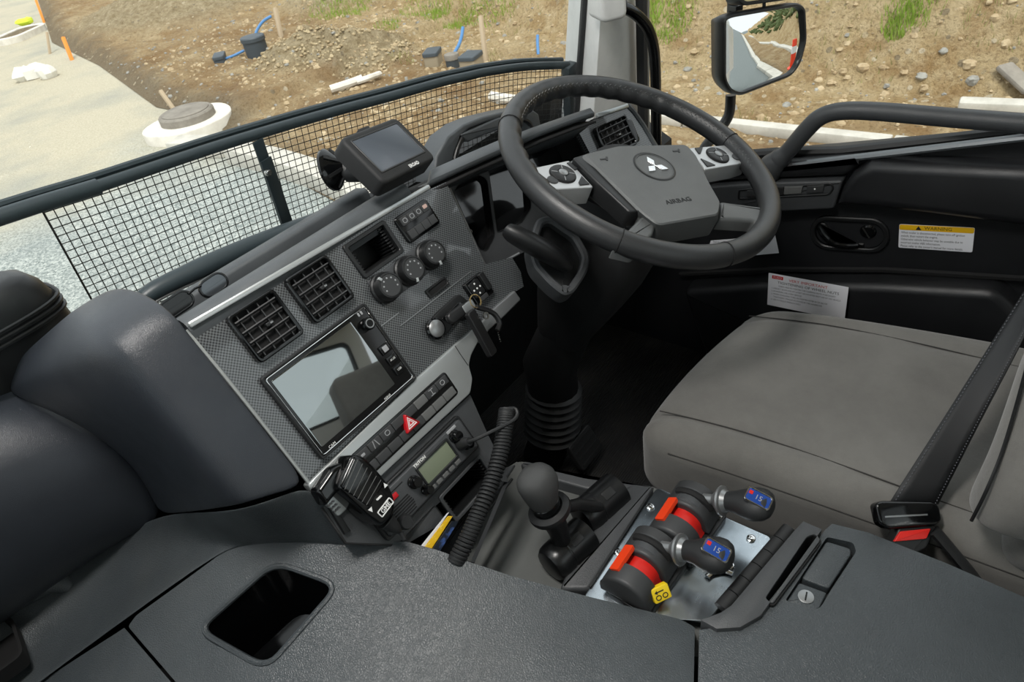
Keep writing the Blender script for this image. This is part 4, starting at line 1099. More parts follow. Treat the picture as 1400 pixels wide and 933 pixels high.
v1 = SF.px(363, 446, .004); v2 = SF.px(437, 396, .004)
vent(SF.at(v1[0], v1[1], .003), .068, .066, 'square black air vent nearest the left end of the carbon panel')
vent(SF.at(v2[0], v2[1], .003), .068, .066, 'square black air vent between its left twin and the open dash pocket')
vc = VF.px(841, 187, .004)
vent(VF.at(vc[0], vc[1], .003), .082, .060, 'square black air vent beyond the steering wheel near the pillar', 'silver', 5, 4)
dl = VF.px(866, 179, .004)
tw = MB(); tw.lathe(VF.at(dl[0], dl[1], 0), [(.006, -.002), (.006, .004), (.005, .006), (.0001, .006)], 16)
tw = MB().rbox(VF, dl[0], dl[1], .012, .044, -.002, .006, .0055, .002).build('vent_wheel', M_['gloss'], dash)

# touch screen head unit
c = rect_px(SF, [(358, 518), (497, 414), (566, 514), (441, 634)], .006)
hu = thing('touchscreen_unit', 'glossy touchscreen stereo with side buttons set in the carbon panel', 'stereo', SF.p(c[0], c[1] - c[3] / 2, 0))
W, H = c[2], c[3]; HF = SF.at(c[0], c[1], 0)
MB().rbox(HF, 0, 0, W, H, -.002, .008, .004, .002).build('bezel', M_['gloss'], hu)
MB().ring(HF, rr(0, 0, W + .001, H + .001, .004, 3), rr(0, 0, W - .005, H - .005, .003, 3), .004, .0092, .0008).build('outer_edge', M_['black'], hu)
MB().ring(HF, rr(0, 0, W - .007, H - .007, .003, 3), rr(0, 0, W - .009, H - .009, .003, 3), .007, .0098, .0006).build('chrome_line', M_['chrome'], hu)
MB().rbox(HF, -.012, .002, W - .040, H - .022, .0078, .0092, .002, .0003).build('screen', plain('touchscreen_glass', (150, 154, 154), .04, 1.0), hu)
kx = W / 2 - .0145
kb = HF.at(kx - .002, H / 2 - .024, .008)
kn = MB().lathe(kb, [(.0085, 0), (.0085, .010), (.0075, .0115), (.0001, .0115)], 22).build('volume_knob', M_['gloss'], hu)
MB().lathe(kb, [(.0062, .0114), (.0062, .0121), (.0048, .0121), (.0048, .0114)], 22, cap0=False, cap1=False).build('knob_ring', M_['satin'], kn)
for i, (dv, hh) in enumerate(((-.003, .013), (-.020, .012), (-.036, .012))):
    b = MB().rbox(HF, kx, dv, .016, hh, .0078, .0105, .001, .0006).build('side_button', M_['gloss'], hu)
    if i == 0: MB().rbox(HF, kx, dv, .008, .008, .0105, .0109, .0006, .0001).build('icon', M_['grey_print'], b)
    else: text_mesh('print', ('AUX', 'USB')[i - 1], HF, .0042, M_['white'], b, .0108, 'CENTER', kx, dv)
text_mesh('print', 'CAM', HF, .0052, M_['white'], hu, .0096, 'CENTER', -W / 2 + .020, -H / 2 + .0065)
text_mesh('print', 'NAVI', HF, .0048, M_['white'], hu, .0096, 'CENTER', W / 2 - .052, -H / 2 + .0065)
for i in range(2):
    MB().rbox(HF, kx - .003 + i * .005, H / 2 - .008, .0025, .005, .0078, .0095, .0005, .0002).build('top_print', M_['grey_print'], hu)

# heater controls: three knobs on a dark plate
q = [(500, 386), (592, 322), (612, 356), (526, 416)]
hp = rect_px(SF, q, .003); hx = thing('heater_controls', 'three round heater knobs in a row on a dark plate', 'heater controls', SF.p(hp[0], hp[1], 0))
MB().rbox(SF, hp[0], hp[1], hp[2], hp[3], -.001, .0035, .003, .001).build('plate', M_['plastic'], hx)
kpx = [(534, 390), (566, 367), (595, 345)]
for i, (x, y) in enumerate(kpx):
    u, v = SF.px(x, y, .022); kf = SF.at(u, v, .0035)
    kn = MB().lathe(kf, [(.0215, 0), (.0215, .004), (.0195, .006), (.019, .016), (.0175, .019), (.0155, .0195), (.015, .0185), (.0001, .0185)], 32).build('knob', M_['black'], hx)
    MB().lathe(kf, [(.0148, .0184), (.0148, .0188), (.0001, .0188)], 32).build('dial_face', M_['switch'], kn)
    for k in range(7):
        a = R(200 - k * 38); MB().rbox(kf, .0105 * math.cos(a), .0105 * math.sin(a), .0022, .0022, .0187, .0190, .0005, .0001).build('dial_mark', M_['grey_print'], kn)
    a = R((120, 250, 262)[i]); MB().rbox(kf, .0165 * math.cos(a), .0165 * math.sin(a), .004, .006, .016, .0196, .0008, .0005, math.degrees(a) + 90).build('pointer', M_['silver'], kn)
# coin slot and thin groove
sl = rect_px(SF, [(579, 402), (610, 377), (615, 386), (585, 410)], 0)
MB().ring(SF, rr(sl[0], sl[1], .042, .014, .002, 2), rr(sl[0], sl[1], .036, .008, .0015, 2), -.001, .003, .0006).build('card_slot_frame', M_['black'], dash)
MB().rbox(SF, sl[0], sl[1], .036, .008, -.002, .0012, .001, .0003).build('card_slot', M_['dark'], dash)
for (p1, p2) in (((547, 446), (644, 371)), ((500, 462), (545, 428))):
    a, b = SF.p(*SF.px(*p1), .0006), SF.p(*SF.px(*p2), .0006)
    MB().bar(a, b, .0012, .0012, SF.n).build('panel_groove', M_['satin'], dash)

# switch banks
def bank(name, corners, cols, label, slots, sizes=(2,), pale=(), icons=()):
    c = rect_px(SF, corners, .004); f = SF.at(c[0], c[1], 0)
    t = thing(name, label, 'switch panel', f.o)
    W, H = c[2], c[3]
    MB().rbox(f, 0, 0, W, H, -.002, .0055, .006, .0015).build('bezel', M_['gloss'], t)
    cw = (W - .010) / cols; rh = (H - .016) / 2
    for r_ in range(2):
        for k in range(cols):
            if (k, r_) in slots: continue
            u = -W / 2 + .005 + (k + .5) * cw; v = (H / 2 - .004 - rh / 2) if r_ == 0 else (-H / 2 + .004 + rh / 2)
            s_ = MB().rbox(f, u, v, cw - .0008, rh, .004, .0085, .001, .0008).build('switch', M_['switch2' if (k, r_) in pale else 'switch'], t)
            if (k, r_) in icons:
                ic = icons[(k, r_)]; g = f.at(u, v, .0086)
                if ic == 'dot': MB().rbox(g, 0, 0, .006, .0035, 0, .0004, .0008, .0001).build('icon', M_['grey_print'], s_)
                elif ic == 'lamp':
                    MB().rbox(g, 0, .001, .008, .0055, 0, .0004, .0015, .0001).build('icon', plain('pale_red_lamp', (190, 160, 150), .5), s_)
                elif ic == 'road':
                    m = MB()
                    for sx in (-1, 1): m.bar(g.p(sx * .004, -.005, .0002), g.p(sx * .0015, .005, .0002), .0011, .0004, g.n)
                    m.build('icon', M_['grey_print'], s_)
                elif ic == 'axle':
                    m = MB()
                    for v_ in (-.004, .004): m.bar(g.p(-.004, v_, .0002), g.p(.004, v_, .0002), .001, .0004, g.n)
                    m.bar(g.p(0, -.004, .0002), g.p(0, .004, .0002), .001, .0004, g.n); m.build('icon', M_['grey_print'], s_)
                else:
                    MB().ring(g, rr(0, 0, .008, .007, .003, 3), rr(0, 0, .0062, .0052, .0022, 3), 0, .0004, .0001).build('icon', M_['grey_print'], s_)
    return t, f, W, H, cw, rh
bank('switch_panel', [(538, 299), (579, 273), (605, 303), (560, 334)], 4, 'small dark bank of eight switches above the heater knobs', (), icons={(3, 0): 'lamp', (0, 0): 'ring', (1, 0): 'ring', (2, 0): 'ring'})
t, f, W, H, cw, rh = bank('switch_panel', [(478, 632), (603, 503), (626, 533), (505, 661)], 8, 'long double-row switch bank with a red hazard button', ((3, 0), (3, 1), (4, 0)), pale=((5, 0), (5, 1), (7, 1), (6, 1)), icons={(0, 0): 'dot', (1, 0): 'road', (2, 0): 'ring', (6, 0): 'axle', (7, 0): 'ring'})
u = -W / 2 + .005 + 4 * cw
MB().rbox(f, u, H / 2 - .004 - rh / 2, 2 * cw - .001, rh, .004, .0085, .001, .0008).build('switch', M_['switch'], t)
MB().rbox(f, u - .5 * cw, -H / 2 + .004 + rh / 2, cw - .001, rh, .004, .0085, .001, .0008).build('switch', M_['switch'], t)
tri = roundpoly([(u - .013, -.0095), (u + .013, -.0095), (u, .0145)], .003)
hz = MB().prism(f, tri, .004, .0135, .002).build('hazard_button', M_['hazard'], t, label='red triangular hazard button')
def triring(s0, s1, w):
    a = [(u + .013 * .62 * s0 * sx, -.0095 * .62 * s0 + .0 if sx else .0145 * .62 * s0) for sx in (-1, 1, 0)]
    b = [(u + .013 * .62 * s1 * sx, -.0095 * .62 * s1 if sx else .0145 * .62 * s1) for sx in (-1, 1, 0)]
    MB().ring(f, a, b, w, w + .0004, .00005).build('hazard_mark', M_['white'], hz)
triring(1.0, .78, .0134); triring(.58, .36, .0134)

# two-way radio
RF0 = SF
rc = rect_px(SF, [(531, 677), (616, 577), (650, 613), (560, 712)], .008)
rf = SF.at(rc[0], rc[1], 0); RW, RH = .178, .050
rc2 = SF.px(587, 647, .01); rf = SF.at(rc2[0] - .004, rc2[1], 0)
rd = thing('two_way_radio', 'black two-way radio with green-grey display under the switch bank', 'radio', rf.p(0, -RH / 2, 0))
MB().rbox(rf, 0, 0, RW, RH, -.004, .010, .004, .002).build('face', M_['plastic'], rd)
MB().ring(rf, rr(0, 0, RW + .010, RH + .008, .004, 3), rr(0, 0, RW, RH, .004, 3), -.003, .0045, .001).build('surround', M_['black'], rd)
lcd = MB().rbox(rf, .022, .003, .058, .026, .009, .0112, .001, .0003).build('display', M_['lcd'], rd, label='green-grey display')
MB().ring(rf, rr(.022, .003, .064, .032, .002, 2), rr(.022, .003, .058, .026, .001, 2), .009, .013, .0006).build('display_frame', M_['black'], rd)
text_mesh('print', 'TRITON', rf, .0062, M_['white'], rd, .0104, 'CENTER', .002, .0212, bold=.0002)
for i in range(5):
    MB().rbox(rf, -.004 + i * .0128, -.0185, .010, .006, .009, .0122, .001, .0008).build('key', M_['switch2'], rd)
for (u_, v_, r_) in ((.066, .012, .009), (-.022, .007, .009), (-.014, -.013, .0075), (.074, -.008, .0085)):
    MB().lathe(rf.at(u_, v_, .010), [(r_, 0), (r_, .003), (r_ * .85, .004), (r_ * .8, .012), (r_ * .7, .0135), (.0001, .0135)], 20).build('knob', M_['gloss'], rd)
MB().rbox(rf, -.056, .012, .014, .007, .009, .0118, .001, .0006).build('power_button', M_['hazard'], rd)
for i in range(7):
    MB().rbox(rf, -.060, .001 - i * .0035, .05 - abs(i - 3) * .002, .0014, .0095, .0108, .0004, .0002).build('speaker_slot', M_['dark'], rd)
MB().rbox(rf, -.056, .0185, .044, .0012, .0098, .0106, .0003, .0002).build('groove', M_['dark'], rd)
MB().rbox(rf, .068, .0222, .018, .004, .0096, .0108, .0006, .0003).build('badge', M_['grey_print'], rd)

# documents in the tray
def leaf(name, q, w0, th, mat, label, cat, par=None):
    pts_ = [SF.px(x, y, w0) for x, y in q]
    return tag(MB().prism(SF, pts_, w0 - th, w0, 0).build(name, mat, par), label, cat)
leaf('envelope', [(568, 757), (612, 702), (614, 701), (600, 722), (572, 762)], .012, .0015, M_['paper'], 'white envelope standing at the back of the document tray', 'envelope')
def marbled(name, a, b, sc, th=.5):
    t = NT(name); t.P(color=t.ramp(t.noise(sc, 3, .6), [(th - .06, srgb(*a)), (th + .06, srgb(*b))]), rough=.5); return t.m
leaf('yellow_booklet', [(572, 760), (613, 706), (619, 706), (584, 760)], .017, .0015, marbled('yellow_cover', (238, 190, 30), (250, 222, 110), 220, .62), 'yellow booklet in the document tray in front of the white envelope', 'booklet')
leaf('blue_booklet', [(584, 762), (618, 713), (627, 713), (594, 766)], .022, .0015, marbled('dark_cover', (30, 38, 48), (64, 92, 150), 90, .55), 'dark blue patterned booklet frontmost in the document tray', 'booklet')

# ignition: recessed plate, silver round button, key with fob
ig = thing('ignition_lock', 'ignition lock plate with a silver push button on the carbon panel', 'ignition lock', SF.p(*SF.px(625, 430), 0))
igp = roundpoly(spx([(585, 442), (596, 428), (626, 401), (643, 416), (616, 450), (606, 462), (594, 466), (586, 458)], .002), .008, 4)
MB().prism(SF, igp, -.002, .005, .002).build('plate', M_['black'], ig)
MB().prism(SF, roundpoly(spx([(603, 436), (628, 412), (640, 420), (618, 446)], .005), .004), .003, .006, .001).build('slot', M_['gloss'], ig)
bfm = SF.at(*SF.px(598, 449, .012), .005)
MB().lathe(bfm, [(.0155, 0), (.0155, .004), (.0135, .006)], 28, cap1=False).build('button_collar', M_['gloss'], ig)
MB().lathe(bfm, [(.013, 0), (.0125, .006), (.009, .0085), (.004, .0095), (.0001, .0097)], 28).build('push_button', M_['satin'], ig, label='domed silver push button')
kb_ = SF.at(*SF.px(634, 428, .01), .005)
MB().lathe(kb_, [(.011, 0), (.011, .012), (.009, .014), (.0001, .014)], 20).build('barrel', M_['gloss'], ig)
ky = thing('ignition_key', 'ignition key in the lock with a black fob hanging from a ring', 'key', SF.p(*SF.px(645, 440), .02))
head = SF.at(*SF.px(626, 429, .03), .03, -4)
MB().rbox(head, 0, 0, .040, .017, -.004, .004, .007, .003).build('key_head', M_['fobblack'], ky)
MB().rbox(head, .020, 0, .022, .012, -.003, .0045, .002, .001).build('key_metal', M_['satin'], ky)
rc_ = SF.p(*SF.px(650, 412, .034), .034); rgf = Frame(rc_, (.8, .3, .5), (-.3, .5, .8))
MB().tube([rgf.p(.0095 * math.cos(a), .0095 * math.sin(a), 0) for a in [2 * math.pi * i / 24 for i in range(24)]], .0011, 6, closed=True).build('split_ring', plain('brass', (196, 170, 120), .25, 1.0), ky)
fa, fb = SF.p(*SF.px(650, 422, .036), .036), SF.p(*SF.px(666, 490, .036), .036)
ff = Frame((fa + fb) / 2, (1, .15, -.12), fa - fb)
MB().rbox(ff, 0, 0, .018, (fa - fb).length, -.004, .004, .004, .0015).build('fob', M_['fobblack'], ky)
lp = smooth_path([SF.p(*SF.px(x, y, .036), .036) for x, y in ((651, 420), (664, 424), (676, 430), (683, 442), (680, 452))], 5)
MB().tube(lp, .004, 8).build('strap', M_['fobblack'], ky)
MB().lathe(Frame(SF.p(*SF.px(664, 432, .042), .042), SF.u, SF.v), [(.0055, 0), (.0055, .002), (.003, .002), (.003, 0)], 18, cap0=False, cap1=False).build('eyelet', M_['steel'], ky)
for i in range(5):
    MB().ball(SF.p(*SF.px(681 + i * .8, 455 + i * 3, .036), .036), .0012, 6, 4).build('bead', M_['steel'], ky)
# adjuster switch beside the key
af = SF.at(*SF.px(657, 394, .01), 0)
aj = thing('mirror_adjuster', 'square mirror adjuster switch with white dots beside the ignition key', 'switch', af.o)
MB().rbox(af, 0, 0, .040, .038, -.002, .008, .003, .002).build('body', M_['gloss'], aj)
MB().rbox(af, -.006, .003, .022, .024, .008, .0105, .003, .001).build('pad', M_['black'], aj)
for (u_, v_) in ((-.006, .011), (-.006, -.005), (-.013, .003), (.001, .003), (-.006, .003)):
    MB().rbox(af, u_, v_, .0026, .0026, .0105, .0109, .0005, .0001).build('dot', M_['white'], aj)
MB().rbox(af, .013, .004, .010, .028, .008, .014, .002, .001).build('rocker', M_['black'], aj)
MB().rbox(af, -.002, -.014, .016, .007, .008, .0095, .001, .0005).build('lower_key', M_['switch'], aj)

# instrument cluster
CF = Frame(aty(690, 270, .735), (.985, -.17, 0), (0, .5, .866))
def cpx(pts, w=0.0): return [CF.px(x, y, w) for x, y in pts]
ic = thing('instrument_cluster', 'instrument cluster with dark gauge windows behind the steering wheel', 'instrument cluster', CF.p(.03, -.08, 0))
h1 = roundpoly(cpx([(620, 262), (630, 250), (656, 239), (666, 246), (676, 322), (665, 344), (655, 340)]), .008)
h2 = roundpoly(cpx([(668, 230), (716, 208), (722, 230), (726, 285), (712, 305), (680, 318)]), .006)
h3 = roundpoly(cpx([(722, 214), (738, 203), (768, 190), (781, 195), (792, 212), (800, 240), (760, 258), (730, 232)]), .008)
MB().plate(CF, cpx([(604, 258), (612, 250), (700, 210), (790, 172), (840, 215), (850, 280), (760, 320), (714, 346), (664, 366)]), [h1, h2, h3], -.006, .0).build('bezel', M_['plastic'], ic)
for h_ in (h1, h2, h3):
    MB().cup(CF, h_, 0, -.03, .003).build('gauge_well', M_['black'], ic)
    MB().prism(CF, inset(h_, -.001), -.014, -.012).build('gauge_lens', plain('smoked_lens', (14, 15, 17), .05, spec=.8), ic)
for i in range(9):
    a = R(205 - i * 16); g0 = CF.px(648, 338, -.005); 
    MB().rbox(CF, g0[0] + .062 * math.cos(a) - .002, g0[1] + .062 * math.sin(a) + .004, .006, .0018, -.012, -.0115, .0003, .0001, math.degrees(a)).build('gauge_tick', M_['grey_print'], ic)
g0 = CF.px(644, 315, -.005); text_mesh('gauge_number', '120', CF, .0085, M_['white'], ic, -.0112, 'CENTER', g0[0] - .001, g0[1] - .002)
pts = [CF.p(*CF.px(x, y), .004) for x, y in ((610, 252), (636, 308), (662, 364), (672, 366), (708, 347))]
MB().tube(smooth_path(pts, 4), .0025, 8).build('trim_line', M_['satin'], ic)

# vehicle tracking display on a suction mount
GF = Frame(V3(.600, .722, .908), (.97, .21, -.165), (.16, .66, .54))
c1 = aty(532, 207, .722); GF.o = c1
gp_ = thing('tracking_display', 'black tracking display with a blank screen standing on the dash', 'display', GF.p(0, -.05, 0))
GW, GH = .132, .084
MB().rbox(GF, 0, 0, GW, GH, -.022, .006, .010, .005).build('case', M_['matte'], gp_)
MB().rbox(GF, -.008, GH / 2 + .001, .024, .006, -.012, .003, .002, .001).build('top_button', M_['matte'], gp_)
MB().ring(GF, rr(0, .003, GW - .022, GH - .024, .002, 2), rr(0, .003, GW - .027, GH - .029, .0015, 2), .003, .0068, .0004).build('screen_edge', M_['black'], gp_)
MB().rbox(GF, 0, .003, GW - .024, GH - .026, .003, .0062, .001, .0003).build('screen', plain('dark_screen', (66, 72, 80), .16), gp_)
text_mesh('print', 'EROAD', GF, .0072, M_['white'], gp_, .0064, 'CENTER', .012, -GH / 2 + .0065, bold=.0002)
sc_ = aty(453, 232, .80); sn = (GF.o - sc_).normalized()
scf = Frame(sc_, V3(0, 0, 1).cross(sn), (0, 0, 1)); scf = Frame(sc_, scf.u, sn.cross(scf.u))
cpn = MB().lathe(scf, [(.0300, -.004), (.0305, .0), (.028, .004), (.022, .009), (.014, .016), (.010, .022), (.0001, .024)], 30).build('suction_cup', M_['gloss'], gp_)
for i in range(6):
    a = 2 * math.pi * i / 6; MB().bar(scf.p(.027 * math.cos(a), .027 * math.sin(a), .005), scf.p(.010 * math.cos(a), .010 * math.sin(a), .021), .004, .004, scf.n).build('cup_rib', M_['black'], cpn)
MB().tube([scf.p(0, 0, .018), aty(478, 238, .775), aty(495, 236, .75), GF.p(-.02, -.01, -.02)], [.009, .012, .013, .012], 14).build('ball_arm', M_['rubber'], gp_)

# sunglasses lying in the slot
sg = thing('sunglasses', 'dark sunglasses lying in the slot behind the dash pad', 'sunglasses', aty(260, 405, .775))
for i, (px_, py_, w, h) in enumerate(((241, 417, .046, .024), (292, 390, .040, .024))):
    g = Frame(aty(px_, py_, .776), (1, .05, .03), (0, .4, .9))
    o_ = rr(0, 0, w, h, .014, 5)
    MB().prism(g, inset(o_, .002), -.0005, .001).build('lens', M_['gloss'] if i == 0 else plain('mirror_lens', (90, 94, 98), .12, .7), sg)
    MB().ring(g, o_, inset(o_, .0028), -.0015, .002, .0006).build('rim', M_['gloss'], sg)
MB().tube([aty(258, 402, .776), aty(266, 395, .776), aty(275, 391, .776)], .0016, 6).build('bridge', M_['gloss'], sg)

# ribbed pod at the far left of the dash
pod = thing('dash_pod', 'black ribbed pod standing on the dash at the left picture edge', 'pod', aty(60, 520, 1.0))
sec = []
for (dz, gx) in ((0, 0), (.045, .002), (.075, .0), (.10, -.006), (.117, -.018), (.124, -.034)):
    c_ = V3(.06, 1.03, .752 + dz); sec.append([c_ + V3((.150 + gx) * a, (.050 + gx * .5) * b, 0) for a, b in [(math.copysign(abs(math.cos(q)) ** .5, math.cos(q)), math.copysign(abs(math.sin(q)) ** .6, math.sin(q))) for q in [2 * math.pi * i / 28 for i in range(28)]]])
MB().rings(sec).build('shell', M_['black'], pod)
for i in range(3):
    z_ = .752 + .062 + i * .009
    MB().tube([V3(.06 + .1525 * math.copysign(abs(math.cos(q)) ** .5, math.cos(q)), 1.03 + .0525 * math.copysign(abs(math.sin(q)) ** .6, math.sin(q)), z_) for q in [2 * math.pi * k / 40 for k in range(40)]], .0028, 6, closed=True).build('rib', M_['black'], pod)
# ------------------------------------------------------------------ steering wheel and column
WC = V3(.8929, .4936, .7941); WN = V3(.0722, -.41436, .90724).normalized()
WF = Frame(WC, V3(1, 0, 0) - WN * WN.x, V3(0, 1, 0))
WF = Frame(WC, WF.u, WN.cross(WF.u))
sw = thing('steering_wheel', 'four-spoke black leather steering wheel with silver thumb controls', 'steering wheel', WC)
def wpx(pts, w=0.0): return [WF.px(x, y, w) for x, y in pts]
N = 144; ringsW = []
for i in range(N):
    a = 2 * math.pi * i / N; ca, sa = math.cos(a), math.sin(a)
    grip = max(0, math.sin(a) - .25) ; ring = []
    for k in range(16):
        b = 2 * math.pi * k / 16
        r_ = .0172 + (0.0022 * math.cos(i * 2 * math.pi * 40 / N) * max(0, -math.cos(b)) if grip > 0 else 0)
        ring.append(WF.p((.2125 + r_ * math.cos(b)) * ca, (.2125 + r_ * math.cos(b)) * sa, r_ * 1.05 * math.sin(b)))
    ringsW.append(ring)
ringsW.append(ringsW[0])
MB().rings(ringsW, False, False).build('rim', M_['leather'], sw, smooth=180)
def ang(px, py):
    u, v = WF.px(px, py, .0); return math.atan2(v, u)
for (x, y) in ((697, 172), (1003, 200 - 6), (1000, 358), (845, 335)):
    a = ang(x, y); ca, sa = math.cos(a), math.sin(a)
    MB().tube([WF.p((.2125 + .0174 * math.cos(b)) * ca, (.2125 + .0174 * math.cos(b)) * sa, .0183 * math.sin(b)) for b in [2 * math.pi * k / 24 for k in range(24)]], .0009, 5, closed=True).build('leather_seam', M_['dark'], sw)
mb = MB(); a0, a1 = ang(700, 168), ang(1040, 235)
if a1 > a0: a1 -= 2 * math.pi
for i in range(118):
    a = a0 + (a1 - a0) * i / 117; b = R(142 + (6 if i % 2 else -6)); rr0 = .2125 + .0200 * math.cos(b)
    q = WF.p(rr0 * math.cos(a), rr0 * math.sin(a), (.0208) * math.sin(b))
    t_ = -WF.u * math.sin(a) + WF.v * math.cos(a); s_ = WN * (.0012 if i % 2 else -.0012)
    mb.bar(q - t_ * .0013 - s_, q + t_ * .0013 + s_, .0008, .0005, WN)
st_ = mb.build('stitching', M_['switch2'], sw, recalc=False); st_['kind'] = 'stuff'
# hub cover
hubw = .0
face = roundpoly(wpx([(800, 211), (846, 200), (938, 198), (951, 212), (969, 250), (984, 276), (981, 292), (900, 306), (879, 290)], .012), .008, 4)
hubo = roundpoly(wpx([(777, 219), (846, 199), (940, 196.5), (952, 211), (970, 250), (986, 276), (983, 301), (901, 315), (874, 294)], .0), .008, 4)
rings_ = [[WF.p(u, v, -.03) for u, v in hubo], [WF.p(u, v, -.004) for u, v in hubo], [WF.p(u, v, .010) for u, v in inset(face, -.002)], [WF.p(u, v, .012) for u, v in face]]
MB().rings(rings_).build('airbag_cover', M_['hub'], sw, smooth=25)
panel = roundpoly(wpx([(781, 221), (803, 214), (878, 284), (873, 294), (858, 295), (812, 252)], .0), .004)
MB().prism(WF, panel, -.02, .0075, .003).build('airbag_side_panel', M_['black'], sw)
_a, _b = Vector(WF.px(770, 236.5, 0)), Vector(WF.px(982, 211, 0)); WROT = math.degrees(math.atan2(_b.y - _a.y, _b.x - _a.x)); print('WROT', WROT)
lf = WF.at(*WF.px(895, 227, .013), .012, WROT)
MB().lathe(lf, [(.0335, -.001), (.0345, .0006), (.0325, .0014), (.0312, .0010)], 40, cap0=False, cap1=False).build('emblem_ring', M_['black'], sw)
em = MB().lathe(lf, [(.0325, -.002), (.0325, .0004), (.030, .0012), (.0295, -.0004), (.0001, -.0004)], 40).build('emblem_disc', M_['hub'], sw)
for k in range(3):
    a = R(90 + 120 * k); d = V3(math.cos(a), math.sin(a), 0); n_ = V3(-d.y, d.x, 0); L = .0225
    q = [(0, 0), tuple((d * L * .5 + n_ * L * .29).xy), tuple((d * L).xy), tuple((d * L * .5 - n_ * L * .29).xy)]
    MB().prism(lf, q, -.0004, .0022, .0004).build('emblem_diamond', M_['chrome'], em)
at_ = WF.px(928, 274, .013)
text_mesh('airbag_print', 'AIRBAG', WF.at(at_[0], at_[1], .0122, WROT), .0125, M_['ink'], sw, 0, 'CENTER', 0, 0, ext=.0004, sx=1.15)
for (x, y) in ((826, 217), (925, 206)):
    h0 = WF.at(*WF.px(x, y, .013), .0123, WROT); m = MB()
    m.bar(h0.p(-.007, 0, 0), h0.p(.003, 0, 0), .003, .001, WN); m.bar(h0.p(.003, -.004, 0), h0.p(.008, .004, 0), .003, .001, WN)
    m.build('horn_mark', M_['black'], sw)
# upper spokes with controls
def spoke(top, pad, small, slots, lower, nm):
    s_ = MB().prism(WF, roundpoly(wpx(top, .0), .004), -.030, .0, .002).build('control_spoke', M_['pod'], sw)
    f_ = WF.at(*WF.px(*pad, .003), 0)
    MB().lathe(f_, [(.0205, -.001), (.0205, .0012), (.0195, .002)], 32, cap1=False).build('pad_groove', M_['dark'], s_)
    MB().lathe(f_, [(.0195, .0), (.0193, .003), (.0175, .0042), (.009, .0042), (.008, .003), (.0001, .003)], 32).build('thumb_pad', M_['black'], s_)
    for k in range(4):
        a = R(45 + 90 * k); MB().bar(f_.p(.009 * math.cos(a), .009 * math.sin(a), .0042), f_.p(.018 * math.cos(a), .018 * math.sin(a), .0040), .0010, .0008, WN).build('pad_split', M_['grey_print'], s_)
    MB().lathe(f_, [(.0072, .002), (.0070, .0052), (.005, .0064), (.0001, .0068)], 20).build('centre_key', M_['satin'], s_)
    g = WF.at(*WF.px(*small, .002), 0); MB().lathe(g, [(.0085, -.001), (.0082, .0015), (.006, .0022), (.0001, .0018)], 20).build('round_key', M_['switch'], s_)
    for q in slots:
        MB().prism(WF, wpx(q, .001), -.001, .0018, .0005).build('slot_key', M_['black'], s_)
    return s_
spoke([(731, 229), (778, 219), (812, 256), (753, 259)], (770, 236.5), (756, 245), [[(779, 221.5), (790, 231), (786, 232.5), (775, 223)], [(795, 241), (806, 252), (793, 253.5), (791, 249)]], None, 'l')
spoke([(942, 202), (1008, 197), (1026, 219), (1010, 224), (964, 232)], (982, 211), (1007.5, 214), [[(950, 202.5), (961, 201.5), (958, 210), (955, 210)], [(958, 217), (972, 223), (978, 226), (967, 228)]], None, 'r')
for q in ([(752, 258), (812, 255), (816, 268), (776, 279)], [(962, 231), (1027, 218), (1032, 232), (970, 255)], ):
    pass
MB().prism(WF, roundpoly(wpx([(722, 238), (734, 229), (754, 259), (744, 268)], -.01), .005), -.026, -.004, .005).build('spoke_root', M_['leather'], sw)
MB().prism(WF, roundpoly(wpx([(1006, 198), (1030, 208), (1040, 236), (1020, 226)], -.01), .005), -.026, -.004, .005).build('spoke_root', M_['leather'], sw)
# arms under the controls reaching the hub
MB().prism(WF, wpx([(760, 240), (800, 225), (880, 262), (850, 285)], -.03), -.045, -.028, .003).build('spoke_arm', M_['black'], sw)
MB().prism(WF, wpx([(940, 215), (1000, 205), (1020, 225), (960, 250)], -.03), -.045, -.028, .003).build('spoke_arm', M_['black'], sw)
# lower spokes
MB().prism(WF, roundpoly(wpx([(878, 296), (897, 306), (892, 322), (868, 345), (838, 338), (858, 316)], .0), .004), -.02, .003, .005).build('lower_spoke', M_['hub'], sw)
MB().prism(WF, roundpoly(wpx([(984, 276), (1037, 283), (1062, 290), (1050, 318), (1030, 303), (983, 300)], .0), .004), -.02, .002, .006).build('lower_spoke', M_['hub'], sw)
MB().tube([WC - WN * .02, WC - WN * .07], [.075, .06], 24).build('hub_boss', M_['matte'], sw)

# column
co = thing('steering_column', 'black steering column shroud with rubber boot at the floor', 'steering column', V3(.85, .72, .05))
def colp(t): return WC - WN * t
secs = []
for t_, w, h, dy in ((.06, .062, .060, 0), (.10, .080, .078, 0), (.17, .082, .085, 0), (.24, .078, .082, .0), (.31, .066, .070, .0), (.40, .050, .050, .0)):
    c_ = colp(t_); secs.append([c_ + WF.u * x + WF.v * y for x, y in rr(0, 0, 2 * w, 2 * h, .03, 5)])
MB().rings(secs).build('shroud', M_['matte'], co)
pb0 = aty(757, 536, .71); pb1 = aty(755, 592, .72)
MB().tube([colp(.34), pb0 + V3(.0, 0, .08), pb0], [.05, .058, .055], 18).build('column_cover', M_['matte'], co)
prof_b = []
ax = (pb0 - pb1); L = ax.length; bf_ = Frame(pb1, ax.cross(V3(0, 1, 0)), V3(0, 1, 0) - ax.normalized() * ax.normalized().y)
for k in range(7):
    z_ = L * k / 6; prof_b += [(.054 - k * .0006, z_), (.066 - k * .0006, z_ + L / 14), (.054 - k * .0006, z_ + L / 7 - .0006)]
MB().lathe(Frame(pb1, bf_.u, ax.normalized().cross(bf_.u)), prof_b, 30).build('boot', M_['rubber'], co)
